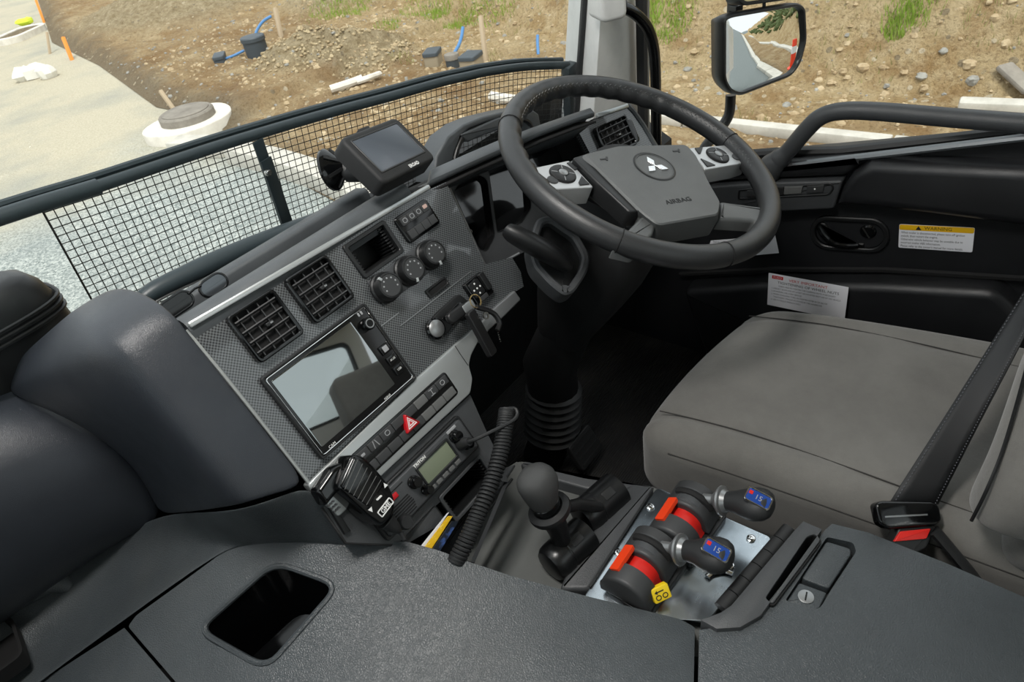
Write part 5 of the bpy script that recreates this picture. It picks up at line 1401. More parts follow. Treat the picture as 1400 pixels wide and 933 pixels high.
MB().tube([pb1 + V3(0, 0, .01), V3(pb1.x - .01, pb1.y + .03, .03)], [.045, .05], 16).build('column_foot', M_['matte'], co)
# stalk bezel on the side of the shroud
bz = Frame(aty(768, 352, .545), V3(.72, -.42, -.1), V3(.25, .72, .64))
ob = roundpoly([bz.px(*q) for q in ((733, 300), (752, 296), (790, 322), (806, 352), (802, 374), (784, 401), (771, 406), (752, 392), (728, 366), (722, 336))], .012, 4)
ib = inset(ob, .012)
MB().ring(bz, ob, ib, -.03, .006, .003).build('stalk_bezel', M_['plastic'], co)
MB().prism(bz, inset(ob, .011), -.02, -.008, .002).build('stalk_well', M_['black'], co)
for x, y in ((845, 475),):
    pass
stk = thing('wiper_stalk', 'thick black control stalk poking out left of the steering column', 'stalk', bz.o)
sp_pts = smooth_path([bz.p(*bz.px(772, 364, .0), .0), bz.p(*bz.px(755, 350, .03), .03), bz.p(*bz.px(728, 334, .045), .045), bz.p(*bz.px(700, 319, .05), .05), bz.p(*bz.px(693, 314, .05), .05)], 5)
n_ = len(sp_pts)
MB().tube(sp_pts, [.015 + .007 * math.sin(math.pi * min(1, i / (n_ - 1) * 1.1)) if i < n_ - 1 else .013 for i in range(n_)], 14, flat=.7).build('lever', M_['black'], stk)
e0 = sp_pts[-5]; MB().tube([sp_pts[-6] + V3(0, -.003, .004), sp_pts[-2] + V3(0, -.003, .004)], .012, 10, flat=.6).build('end_cap', M_['gloss'], stk)
# pedals
pd = thing('brake_pedal', 'worn black brake pedal in the dark footwell', 'pedal', V3(.98, .75, .05))
pf_ = Frame(atz(800, 612, .10), (1, 0, 0), (0, .5, .85))
MB().rbox(pf_, 0, 0, .085, .07, -.01, .004, .008, .003).build('pad', M_['rubber'], pd)
for i in range(4): MB().bar(pf_.p(-.036, -.024 + i * .016, .004), pf_.p(.036, -.024 + i * .016, .004), .004, .003, pf_.n).build('tread', M_['rubber'], pd)
MB().tube([pf_.p(0, .03, -.008), pf_.p(0, .2, .02)], .008, 8).build('arm', M_['black'], pd)
# ------------------------------------------------------------------ centre console
ZC_ = .45
KF = Frame((0, 0, ZC_), (1, 0, 0), (0, 1, 0))
def kpx(pts, w=0.0): return [KF.px(x, y, w) for x, y in pts]
cn = thing('centre_console', 'broad charcoal plastic centre console with open bin and lidded box', 'console', (.2, .4, .03))
# pixel traced plan of the panels on the flat top
seam = [(60, 932), (120, 892), (172, 857), (184, 842), (240, 803), (300, 759), (316, 749), (346, 743), (440, 741), (556, 741), (600, 753), (645, 771)]
edge = [(700, 788), (755, 803), (800, 815), (870, 832), (930, 847)]
gapR = [(952, 866), (948, 905)]
def crowned(name, outer, holes, mat, parent, th=.018, step=22.0):
    """plate following the crowned console top, outlines in plan pixels"""
    loops = [outer] + holes; flat = [[Vector((x, y, 0)) for x, y in L] for L in loops]
    pts = [p for L in loops for p in L]; bm = bmesh.new()
    vs = [bm.verts.new((x, y, 0)) for x, y in pts]
    for t in tessellate_polygon(flat):
        try: bm.faces.new([vs[i] for i in t])
        except ValueError: pass
    for k in range(7):
        ed = [e for e in bm.edges if e.calc_length() > step]
        if not ed: break
        bmesh.ops.subdivide_edges(bm, edges=ed, cuts=1, use_grid_fill=False); bmesh.ops.triangulate(bm, faces=bm.faces)
        bmesh.ops.beautify_fill(bm, faces=bm.faces, edges=[e for e in bm.edges if len(e.link_faces) == 2])
    for v in bm.verts: v.co = onc(v.co.x, v.co.y)
    bmesh.ops.recalc_face_normals(bm, faces=bm.faces)
    if sum(f.normal.z for f in bm.faces) < 0: bmesh.ops.reverse_faces(bm, faces=bm.faces)
    be = [e for e in bm.edges if len(e.link_faces) == 1]
    r1 = bmesh.ops.extrude_edge_only(bm, edges=be); nv = [g for g in r1['geom'] if isinstance(g, bmesh.types.BMVert)]
    for v in nv: v.co.z -= th
    me = bpy.data.meshes.new(name); bm.to_mesh(me); bm.free(); me.shade_smooth(); me.set_sharp_from_angle(angle=R(50)); me.materials.append(mat)
    o = bpy.data.objects.new(name, me); COL.objects.link(o); adopt(o, parent); return o
hole_px = roundpoly([(270, 861), (375, 768), (463, 800), (364, 914)], 26, 5)
mid_px = roundpoly([(175, 857), (186, 842), (240, 803), (300, 759), (318, 748), (346, 743), (440, 741), (556, 741), (600, 753), (645, 770)] + edge + [(950, 858), (941, 1300), (556, 1300)], 4, 2)
crowned('mid_panel', mid_px, [hole_px], M_['console'], cn)
hr_ = [onc(x, y) for x, y in hole_px]; hcn = sum(hr_, Vector()) / len(hr_)
def hsc(k, dz): return [V3(hcn.x + (p.x - hcn.x) * k, hcn.y + (p.y - hcn.y) * k, p.z + dz) for p in hr_]
MB().rings([hsc(1.02, -.12), hsc(1.02, -.004), hsc(.995, -.003), hsc(.93, -.11)]).build('open_bin', M_['gloss'], cn, label='deep open rectangular bin')
MB().tube(hsc(1.012, -.0015), .0042, 8, closed=True).build('bin_lip', M_['console'], cn)
crowned('left_panel', [(170, 859), (120, 891), (60, 930), (-60, 1008), (-220, 1110), (-220, 1300), (550, 1300)], [], M_['console'], cn)
# rear box lid
rearp = [(.006, .012), (.29, .117)] + kpx([(955, 866), (985, 860), (1010, 856), (1040, 846)]) 
rear = [(.0, .010), (.285, .116)] + kpx([(956, 864), (1000, 859), (1036, 844)]) + kpx([(1128, 727), (1137, 719), (1186, 731), (1290, 772), (1400, 820)]) + [(.60, -.45), (-.45, -.45), (-.45, .010)]
lock_area = roundpoly(kpx([(1073, 824), (1130, 737), (1166, 745), (1170, 757), (1134, 812), (1121, 834), (1112, 836)], 0), .004)
MB().plate(KF, rear, [lock_area], -.03, .004).build('box_lid', M_['console'], cn, smooth=30)
MB().prism(KF, inset(lock_area, -.002), -.03, -.012).build('latch_well', M_['black'], cn)
lt = MB().prism(KF, roundpoly(kpx([(1096, 791), (1130, 740), (1163, 750), (1164, 758), (1133, 805)], .003), .004), -.015, .003, .002).build('latch_flap', M_['console'], cn)
lk_ = MB().prism(KF, roundpoly(kpx([(1075, 823), (1093, 796), (1131, 810), (1120, 833), (1111, 834)], .003), .003), -.015, .002, .002).build('lock_plate', M_['console'], cn)
kf2 = KF.at(*KF.px(1102, 816, .003), .002)
MB().lathe(kf2, [(.0092, 0), (.0092, .0012), (.0080, .0016), (.0001, .0012)], 24).build('lock_cylinder', M_['satin'], lk_)
MB().bar(kf2.p(-.0058, -.001, .0016), kf2.p(.0058, .001, .0016), .0018, .0012, (0, 0, 1)).build('key_slot', M_['dark'], lk_)
# raised front ridge of the box with a finger pocket
ridge = kpx([(958, 848), (985, 838), (1000, 828), (1084, 728), (1098, 713), (1124, 724), (1040, 842), (1012, 858), (980, 860)], .012)
rh_ = roundpoly(kpx([(1046, 818), (1056, 826), (1122, 738), (1114, 730), (1103, 734)], .012), .004)
MB().plate(KF, ridge, [rh_], -.03, .012).build('box_ridge', M_['plastic'], cn, bevel=.003, smooth=30)
MB().cup(KF, rh_, .009, -.028, .002).build('finger_pocket', M_['dark'], cn)
# segmented rubber strip between ridge and metal plate
a, b = KF.p(*KF.px(985, 832, -.002), -.002), KF.p(*KF.px(1079, 722, -.002), -.002)
for i in range(6):
    p0, p1 = a.lerp(b, i / 6 + .004), a.lerp(b, (i + 1) / 6 - .004)
    MB().tube([p0, p1], .009, 12, flat=.6).build('strip_segment', M_['rubber'], cn)
# console body
MB().prism(Frame((0, 0, .02), (1, 0, 0), (0, 1, 0)), [(-.45, .86), (.05, .84), (.20, .76), (.32, .56), (.335, .47), (.36, .10), (.61, .10), (.60, -.45), (-.45, -.45)], 0, .30).build('body', M_['matte'], cn)
mb = MB(); sk = seam[8:] + edge + [(949, 860)]
mb.grid([[onc(x, y, w) + V3(-.002, 0, 0) for x, y in sk] for w in (-.003, -.03, -.14)]); mb.build('inner_wall', M_['black'], cn, recalc=False, solid=.004)
# passenger side wall of the console
ws_ = [(-220, 1110), (-220, 1300), (200, 1300), (556, 1300), (941, 1300)]
mb = MB(); mb.grid([[onc(x, y, -.002) for x, y in ws_], [V3(onc(x, y).x, onc(x, y).y, .03) for x, y in ws_]]); mb.build('side_wall', M_['console'], cn, recalc=False, solid=.004)
# gear tray
TF = Frame((0, 0, .398), (1, 0, 0), (0, 1, 0))
def tpx(pts, w=0.0): return [TF.px(x, y, w) for x, y in pts]
MB().plate(TF, tpx([(560, 800), (600, 760), (690, 642), (706, 632), (720, 632), (800, 655), (892, 666), (1052, 735), (1085, 722), (1100, 760), (960, 900), (760, 860)]), [], -.02, 0).build('tray_floor', grained('tray_rubber', (84, 86, 84), .6, 800, .15, dust=.12), cn)
MB().prism(TF, roundpoly(tpx([(711, 634), (720, 630), (800, 652), (892, 664), (886, 676), (800, 668), (722, 646)], .022), .004), -.02, .022, .004).build('tray_rail', M_['plastic'], cn)
MB().tube([TF.p(*TF.px(x, y, .002), .002) for x, y in ((590, 800), (650, 722), (700, 655))], .002, 6).build('tray_groove', M_['black'], cn)
MB().prism(TF, tpx([(560, 800), (600, 760), (690, 640), (704, 636), (650, 720), (600, 790)], .004), -.01, .006, .003).build('tray_edge', M_['plastic'], cn)
MB().prism(TF, roundpoly(tpx([(764, 806), (780, 768), (852, 668), (864, 660), (893, 664), (893, 670), (806, 806)], .024), .006), -.02, .024, .006).build('bridge', M_['plastic'], cn)
MB().bar(TF.p(*TF.px(806, 803, .0255), .0255), TF.p(*TF.px(893, 668, .0255), .0255), .0025, .002, (0, 0, 1)).build('bridge_edge', M_['black'], cn)

MB().prism(Frame((0, 0, 0), (1, 0, 0), (0, 1, 0)), [tuple(TF.p(u, v).xy) for u, v in tpx([(706, 634), (720, 632), (800, 655), (892, 666), (1060, 736), (1120, 722), (1080, 790), (900, 800), (720, 720)])], .03, .376).build('tunnel', M_['matte'], cn)

# metal plate with fixings
PF = Frame((0, 0, .420), (1, 0, 0), (0, 1, 0))
def ppx(pts, w=0.0): return [PF.px(x, y, w) for x, y in pts]
mp = thing('lever_plate', 'bright aluminium plate screwed down between gear tray and console box', 'plate', PF.p(.5, .24, 0))
MB().prism(PF, roundpoly(ppx([(790, 828), (897, 669), (902, 668), (1052, 734), (1054, 740), (968, 850), (880, 845)]), .004), -.003, 0, .0008).build('sheet', M_['sheet'], mp)
for (x, y) in ((889, 694), (845, 756), (1027, 737), (998, 774)):
    f_ = PF.at(*PF.px(x, y), 0)
    MB().lathe(f_, [(.0062, 0), (.0060, .0018), (.0042, .0030), (.0022, .0030), (.0020, .0012), (.0001, .0012)], 18).build('rivet', M_['chrome'], mp)
for (x, y) in ((826, 798), (886, 733)):
    f_ = PF.at(*PF.px(x, y), 0)
    s_ = MB().lathe(f_, [(.0062, 0), (.0058, .0020), (.0035, .0034), (.0001, .0036)], 18).build('screw', M_['chrome'], mp)
    for r_ in (0, 90): MB().rbox(f_, 0, 0, .0062, .0012, .0032, .0039, .0002, .0001, r_ + 25).build('cross_slot', M_['dark'], s_)
hk = smooth_path([PF.p(*PF.px(x, y, .004), .004) for x, y in ((1002, 784), (990, 780), (975, 783), (967, 789))], 4)
MB().tube(hk, .0045, 8, flat=.5).build('bent_tab', M_['chrome'], mp)

# hand valves
def hand_valve(label):
    base = PF.p(*PF.px(872, 800), 0)
    t = thing('hand_valve', label, 'lever', base, 'trailer brake hand levers')
    ux = V3(1, -.08, 0).normalized(); uy = V3(-.0, 1, 0)
    B = Frame(base, ux, uy)                     # u across the cab, v forward
    MB().rbox(B, .012, -.006, .098, .066, .0005, .010, .004, .0015).build('base', M_['black'], t)
    # drum, axis across
    D = Frame(base + V3(0, 0, .012), (0, -1, 0), (0, 0, 1))   # u backward, v up, n to the passenger side
    prof_d = [(-.036, 0), (.036, 0), (.036, .008)] + [(.034 * math.cos(a), .012 + .032 * math.sin(a)) for a in [math.pi * i / 14 for i in range(15)]] + [(-.036, .008)]
    MB().prism(D, prof_d, .010, .038, .005).build('drum_cheek', M_['switch'], t)
    MB().prism(D, prof_d, -.056, -.012, .004).build('drum_cheek', M_['switch'], t)
    prof_i = [(-.03, 0), (.03, 0)] + [(.026 * math.cos(a), .008 + .025 * math.sin(a)) for a in [math.pi * i / 12 for i in range(13)]]
    MB().prism(D, prof_i, -.016, .014).build('drum_core', M_['red'], t, label='red drum seen in the slot')
    back = [(-.035, .004), (-.035, .010)] + [(.0325 * math.cos(a), .012 + .031 * math.sin(a)) for a in [math.pi - .1, math.pi - .4, math.pi - .7, math.pi - 1.0]] + [(-.014, .02)]
    MB().prism(D, back, -.016, .014).build('drum_front', M_['switch'], t)
    a = R(122); tf = Frame(D.p(.034 * math.cos(a), .012 + .032 * math.sin(a), .004), D.n * -1, (D.u * -math.sin(a) + D.v * math.cos(a)) * -1)
    MB().rbox(tf, 0, .0, .042, .015, -.003, .0035, .002, .0015).build('red_marker', M_['orange'], t, label='orange-red marker bar')
    MB().tube([D.p(.0325 * math.cos(q), .012 + .0312 * math.sin(q), -.034) for q in [R(128 - 9 * i) for i in range(12)]], .0062, 8).build('lever_slot', M_['dark'], t)
    # lever arm pointing back
    arm0 = D.p(.012, .034, -.040); dirv = V3(.06, -.92, .36).normalized()
    MB().lathe(Frame(D.p(0, .020, -.028), D.u, D.v), [(.026, -.014), (.026, .008), (.022, .012), (.0001, .012)], 24).build('pivot', M_['plastic'], t)
    LF = Frame(arm0, dirv.cross(V3(0, 0, 1)), V3(0, 0, 1)); LF = Frame(arm0, LF.u, dirv.cross(LF.u))
    MB().lathe(LF, [(.0075, -.005), (.0075, .028)], 14).build('stem', M_['satin'], t)
    MB().lathe(LF, [(.008, .018), (.016, .026), (.0205, .030), (.0205, .033), (.016, .034), (.010, .046)], 28).build('collar', M_['satin'], t)
    kn = []
    for w, a_, b_ in ((.034, .011, .011), (.040, .0135, .0135), (.050, .0150, .0150), (.060, .0195, .0165), (.070, .0240, .0180), (.080, .0255, .0185), (.090, .0235, .0170), (.097, .0185, .0135), (.1005, .0105, .008), (.1013, .003, .003)):
        kn.append([LF.p(a_ * math.cos(q), b_ * math.sin(q), w) for q in [2 * math.pi * i / 24 for i in range(24)]])
    kn = MB().rings(kn).build('grip', M_['rubber'], t, smooth=60)
    # badge on the upper side of the grip
    bn = (LF.v * (1 if LF.v.z > 0 else -1)); e1 = LF.n
    e1 = (LF.n * .80 - bn * .60).normalized(); b2_ = (bn * .80 + LF.n * .60); b2_ = (b2_ - LF.u * (.25 if LF.u.x > 0 else -.25)).normalized(); e1 = (e1 - b2_ * e1.dot(b2_)).normalized(); bn = b2_
    BF = Frame(LF.p(0, 0, .076) + bn * .0208, e1, e1.cross(bn) * -1)
    if BF.n.dot(bn) < 0: BF = Frame(BF.o, BF.u, -BF.v)
    bd = MB().rbox(BF, 0, 0, .032, .018, -.004, .0020, .003, .001).build('badge', M_['blue'], kn, label='blue printed badge')
    MB().ring(BF, rr(0, 0, .034, .020, .004, 3), rr(0, 0, .030, .016, .003, 3), -.004, .0026, .0004).build('badge_rim', M_['chrome'], kn)
    text_mesh('badge_text', '15', BF, .010, M_['grey_print'], kn, .0023, 'CENTER', 0, 0)
    MB().rbox(BF, -.011, .003, .005, .005, .0018, .0023, .0005, .0001).build('badge_mark', M_['red'], kn)
    for (u_, v_) in ((-.030, .022), (.052, -.030), (-.030, -.032)):
        f_ = B.at(u_, v_, .010)
        s_ = MB().lathe(f_, [(.0062, 0), (.0058, .0025), (.0035, .0040), (.0001, .0042)], 16).build('screw', M_['chrome'], t)
        for r_ in (0, 90): MB().rbox(f_, 0, 0, .006, .0012, .0036, .0045, .0002, .0001, r_ + 20).build('cross_slot', M_['dark'], s_)
    return t, B, D
hv, HB, HD = hand_valve('black hand lever with red marker and yellow tag, nearest the camera')
mv = PF.p(*PF.px(930, 733), 0) - PF.p(*PF.px(872, 800), 0)
hv2 = copy_tree(hv, Matrix.Translation(mv)); hv2['label'] = 'black hand lever with red marker and no tag, nearest the seat'
tgf = Frame(HD.p(.036, .020, .030), HD.n * -1, (0, -.55, .8)); tgf = Frame(HD.p(.037, .016, .012), (.82, -.5, 0), (.35, .5, .75))
tt = MB().rbox(tgf, .002, .0, .024, .019, -.004, .005, .002, .001).build('yellow_tag', M_['yellow'], hv, label='yellow tag with black symbol')
for du in (-.0042, .0052):
    MB().ring(tgf, rr(.001 + du, -.0035, .0078, .0068, .0033, 4), rr(.001 + du, -.0035, .0052, .0042, .002, 4), .0048, .0054, .0001).build('tag_ring', M_['ink'], tt)
MB().bar(tgf.p(-.004, .0035, .0051), tgf.p(.006, .0035, .0051), .0014, .0005, tgf.n).build('tag_arrow', M_['ink'], tt)
mb = MB(); k = mb.add([tgf.p(u, v, .0054) for u, v in ((-.007, .0035), (-.003, .0062), (-.003, .0008))]); mb.f.append((k, k + 1, k + 2)); mb.build('arrow_head', M_['ink'], tt, recalc=False)

# gear selector
gs = thing('gear_selector', 'black gear lever with bulb knob between two round bosses', 'gear lever', atz(772, 760, .40))
def boss(p0, p1, r_):
    a, b = atz(*p0), atz(*p1); d = (b - a).normalized(); f_ = Frame(a, d.cross(V3(0, 0, 1)) * -1, V3(0, 0, 1)); f_ = Frame(a, f_.u, d.cross(f_.u)); L = (b - a).length
    o = MB().lathe(f_, [(r_ * .5, -.010), (r_ * .82, -.008), (r_ * .96, -.002), (r_, .006), (r_, .018), (r_ * .97, .019), (r_ * .97, .021), (r_, .022), (r_, L)], 30).build('boss', M_['bossblack'], gs)
    return f_, L, o
b1, L1, o1 = boss((757, 770, .424), (800, 730, .424), .028)
b2, L2, o2 = boss((800, 707, .424), (843, 669, .424), .028)
for (f_, L_, o_) in ((b1, L1, o1), (b2, L2, o2)):
    g = Frame(f_.p(0, 0, L_ * .62), f_.n, V3(-f_.n.y, f_.n.x, 0)); up_ = V3(-.25, -.35, .9).normalized()
    g = Frame(f_.p(0, 0, L_ * .66) + up_ * .0265, f_.n, up_.cross(f_.n))
    MB().rbox(g, 0, 0, .020, .014, -.004, .0018, .0015, .0008).build('boss_cap', M_['black'], o_)
g0, g1, g2 = atz(771, 752, .43), atz(756, 705, .50), atz(733, 668, .555)
MB().tube([g0, atz(764, 728, .465), g1 + V3(0, 0, -.008), g1], [.013, .014, .0165, .017], 16).build('shaft', M_['black'], gs)
MB().tube([atz(820, 694, .44), atz(790, 690, .475), g1 + V3(.006, 0, .004)], .009, 10).build('link_arm', M_['black'], gs)
gd_ = (g2 - g1).normalized(); gf = Frame(g1, gd_.cross(V3(0, 1, 0)), V3(0, 1, 0) - gd_ * gd_.y); gf = Frame(g1, gf.u, gd_.cross(gf.u))
MB().lathe(gf, [(.018, .004), (.0295, .008), (.0305, .012), (.0295, .016), (.021, .018), (.018, .016)], 30).build('collar', M_['black'], gs)
MB().lathe(gf, [(.0185, .014), (.0200, .024), (.0205, .030), (.0195, .031), (.0195, .033), (.0205, .034)], 26).build('neck', M_['gloss'], gs)
kn = []
for w, a_, b_, du in ((.028, .019, .019, 0), (.036, .0215, .021, -.001), (.046, .025, .0235, -.004), (.056, .0275, .0255, -.006), (.066, .0275, .025, -.006), (.075, .0245, .022, -.005), (.081, .0185, .017, -.004), (.0845, .010, .009, -.003), (.0853, .003, .003, -.003)):
    kn.append([gf.p(du + a_ * math.copysign(abs(math.cos(q)) ** .85, math.cos(q)), b_ * math.sin(q), w) for q in [2 * math.pi * i / 28 for i in range(28)]])
MB().rings(kn).build('knob', grained('knob_skin', (62, 63, 63), .5, 1500, .5), gs, smooth=70)

# microphone on its hook and cord
mc = thing('radio_microphone', 'black hand microphone hanging left of the radio with a coiled cord', 'microphone', SF.p(*SF.px(480, 700, .02), .02))
MW = .046
mo = roundpoly([SF.px(x, y, MW) for x, y in ((483, 621), (498, 624), (514, 640), (532, 662), (541, 684), (540, 704), (523, 721), (503, 706), (462, 668))], .006, 3)
MB().prism(SF, mo, .004, MW, .005).build('body', M_['gloss'], mc)
gl_ = roundpoly([SF.px(x, y, MW) for x, y in ((484, 625), (496, 628), (512, 644), (524, 661), (504, 694), (466, 667))], .004, 3)
gr_ = MB().prism(SF, gl_, MW - .004, MW + .003, .002).build('grille', M_['gloss'], mc)
for i in range(6):
    t_ = (i + .6) / 6.4; a = V3(*SF.px(466, 667, MW), 0).lerp(V3(*SF.px(504, 694, MW), 0), t_); b = V3(*SF.px(484, 625, MW), 0).lerp(V3(*SF.px(524, 661, MW), 0), t_)
    MB().bar(SF.p(a.x, a.y, MW + .003), SF.p(b.x, b.y, MW + .003), .0007, .0008, SF.n).build('grille_slot', M_['switch2'], gr_)
for (x, y, r_) in ((505, 697, 0), (517, 681, 1), (525, 664, 2)):
    f_ = SF.at(*SF.px(x, y, MW), MW + .0031, 0)
    if r_ == 1: MB().rbox(f_, 0, 0, .008, .0018, -.002, .0006, .0004, .0001, 0).build('key_mark', M_['white'], mc)
    else:
        s_ = 1 if r_ == 2 else -1; m = MB(); k = m.add([f_.p(-.003, -.002 * s_, .0006), f_.p(.003, -.002 * s_, .0006), f_.p(0, .004 * s_, .0006)]); m.f.append((k, k + 1, k + 2)); m.build('key_mark', M_['white'], mc, recalc=False)
lb_ = SF.at(*SF.px(527, 694, MW), MW + .0002, 8)
MB().ring(lb_, rr(0, 0, .024, .0095, .0015, 2), rr(0, 0, .0215, .007, .001, 2), -.001, .0012, .0002).build('label_frame', M_['white'], mc)
text_mesh('label_text', 'GME', lb_, .0078, M_['white'], mc, .0008, 'CENTER', 0, 0, bold=.0002)
sd = roundpoly([SF.px(x, y, .028) for x, y in ((455, 640), (470, 632), (482, 650), (464, 672), (446, 694), (433, 672))], .005)
MB().prism(SF, sd, .006, .028, .006).build('talk_key', M_['gloss'], mc)
for i in range(3):
    for j in range(3):
        f_ = SF.at(*SF.px(452 + i * 4 + j * 3, 688 + i * 4.2 - j * 3.0 + 4, .034), .030); MB().rbox(f_, 0, 0, .0028, .0016, -.004, .001, .0005, .0003).build('key_ridge', M_['switch'], mc)
MB().prism(SF, [SF.px(x, y, .0) for x, y in ((432, 667), (437, 663), (478, 726), (470, 731))], -.004, .004, .001).build('hook_plate', M_['black'], mc)
rl = smooth_path([SF.p(*SF.px(x, y, .034), .034) for x, y in ((528, 712), (540, 722), (547, 728), (551, 734), (553, 738))], 5)
MB().tube(rl, [.012 - .009 * min(1, i / 10) for i in range(len(rl))], 12).build('strain_relief', M_['rubber'], mc)
MB().lathe(SF.at(*SF.px(553, 714, .012), .004), [(.010, 0), (.010, .012), (.008, .016), (.0001, .016)], 20).build('hook_button', M_['rubber'], mc)
axis_ = smooth_path([SF.p(*SF.px(x, y, w), w) for x, y, w in ((693, 561, .055), (690, 585, .056), (684, 620, .058), (672, 660, .06), (655, 700, .06), (640, 735, .055), (622, 770, .045))], 12)
hel = []; turns = 46; n_ = 46 * 10
for i in range(n_ + 1):
    s_ = i / n_ * (len(axis_) - 1); k = min(int(s_), len(axis_) - 2); c_ = axis_[k].lerp(axis_[k + 1], s_ - k); t_ = (axis_[k + 1] - axis_[k]).normalized()
    e1 = t_.cross(V3(1, .2, .1)).normalized(); e2 = t_.cross(e1); a = 2 * math.pi * turns * i / n_
    hel.append(c_ + (e1 * math.cos(a) + e2 * math.sin(a)) * .0098)
MB().tube(hel, .0024, 6).build('coiled_cord', M_['rubber'], mc, recalc=False)
ld = smooth_path([SF.p(*SF.px(x, y, w), w) for x, y, w in ((634, 606, .024), (650, 601, .045), (675, 589, .06), (700, 576, .068), (707, 567, .068), (704, 559, .064), (694, 559, .06))], 6)
MB().tube(ld, .0026, 8).build('cord_lead', M_['rubber'], mc)
MB().tube([SF.p(*SF.px(630, 608, .012), .012), SF.p(*SF.px(634, 606, .022), .022), SF.p(*SF.px(642, 604, .034), .034)], [.0085, .0085, .006], 14).build('cord_plug', M_['rubber'], mc)
# ------------------------------------------------------------------ driver's seat, belt
def rounded_block(name, mat, parent, mapf, cuts=16, r=(.3, .3, .5), label=None):
    bm = bmesh.new(); bmesh.ops.create_cube(bm, size=2)
    bmesh.ops.subdivide_edges(bm, edges=bm.edges, cuts=cuts, use_grid_fill=True)
    for v in bm.verts:
        c = v.co; q = [max(-(1 - r[i]), min(1 - r[i], c[i])) for i in range(3)]
        d = Vector(((c[0] - q[0]) / r[0], (c[1] - q[1]) / r[1], (c[2] - q[2]) / r[2]))
        if d.length > 1e-9:
            d.normalize()
            c = Vector((q[0] + d[0] * r[0], q[1] + d[1] * r[1], q[2] + d[2] * r[2]))
        v.co = mapf(c[0], c[1], c[2])
    me = bpy.data.meshes.new(name); bm.to_mesh(me); bm.free(); me.shade_smooth(); me.materials.append(mat)
    o = bpy.data.objects.new(name, me); COL.objects.link(o); adopt(o, parent)
    if label: o['label'] = label
    return o
M_['seam'] = plain('seam_thread', (48, 46, 44), .8)
seat = thing('driver_seat', 'driver seat in grey canvas covers with seam lines', 'seat', (.90, .15, .03))
FL, FR, RR_, RL = V3(.672, .405, 0), V3(1.085, .365, 0), V3(1.165, -.20, 0), V3(.700, -.20, 0)
def cush(s, t, z):
    a = FL.lerp(FR, (s + 1) / 2); b = RL.lerp(RR_, (s + 1) / 2); P = b.lerp(a, (t + 1) / 2)
    P = P + V3(0, .02 * (1 - s * s) * (t > 0) * t, 0)
    zz = .360 + z * .088
    if z > 0:
        zz += z * (.010 * (1 - t * t) - .012 * max(0, t - .5)) 
        zz -= z * .028 * math.exp(-((s - .0) / .42) ** 2 - ((t + .50) / .42) ** 2) - z * .006 * math.exp(-((s - .1) / .35) ** 2 - ((t + .02) / .16) ** 2)      # worn hollow
        for s0 in (-.74, .72): zz -= z * .006 * math.exp(-((s - s0 - .04 * math.sin(2.2 * t)) / .03) ** 2)
        zz += z * .006 * (math.exp(-((s - .93) / .15) ** 2))
    P.z = zz
    return P
rounded_block('cushion', M_['seat'], seat, cush, 40, (.22, .26, .55))
for s0 in (-.74, .72):
    MB().tube([cush(s0 + .04 * math.sin(2.2 * t), t, 1) + V3(0, 0, .0022) for t in np.linspace(-.97, .93, 40)], .0011, 6).build('seam', M_['seam'], seat)
M2 = [cush(-.985, t, .62) + V3(-.0005, 0, 0) for t in np.linspace(-.9, .80, 30)]
MB().tube(M2, .0012, 6).build('seam', M_['seam'], seat)
MB().prism(Frame((0, 0, .03), (1, 0, 0), (0, 1, 0)), rr(.93, .08, .40, .46, .05, 4), 0, .27).build('seat_base', M_['matte'], seat)
MB().rbox(Frame((0, 0, .16), (1, 0, 0), (0, 1, 0)), .92, .33, .30, .03, 0, .14, .01, .004).build('seat_valance', M_['matte'], seat)
# backrest
def backr(s, t, z):
    # s across, t up, z front
    P = V3(.925 + s * .235, -.155 - .075 * (t + 1) * 1.1, .74 + t * .34)
    P += V3(0, (.075 + .03 * max(0, abs(s) - .55)) * z, 0)
    return P
rounded_block('backrest', M_['seat'], seat, backr, 24, (.25, .2, .5))
# loose cover flap at the bottom of the backrest
mb = MB(); rowsL = []
fl = [[(1402, 462), (1378, 535), (1354, 606), (1332, 652), (1318, 682)], [(1412, 470), (1392, 545), (1370, 618), (1348, 672), (1328, 712)], [(1440, 480), (1422, 560), (1402, 640), (1380, 702), (1358, 733)], [(1480, 490), (1465, 580), (1450, 665), (1432, 722), (1408, 745)], [(1540, 500), (1530, 600), (1515, 690), (1500, 740), (1480, 755)]]
for k in range(5):
    rowsL.append([atz(*fl[k][i], (.70, .64, .585, .535, .492)[i] + (0, .018, .022, .012, 0)[k] + .005 * math.sin(i * 2.1 + k)) for i in range(5)])
mb.grid(rowsL); mb.build('cover_flap', M_['seat'], seat, subsurf=2, recalc=False, solid=.005, smooth=180)
MB().tube(smooth_path([p + V3(-.002, 0, .002) for p in rowsL[1]], 6), .0022, 6).build('piping', M_['black'], seat)
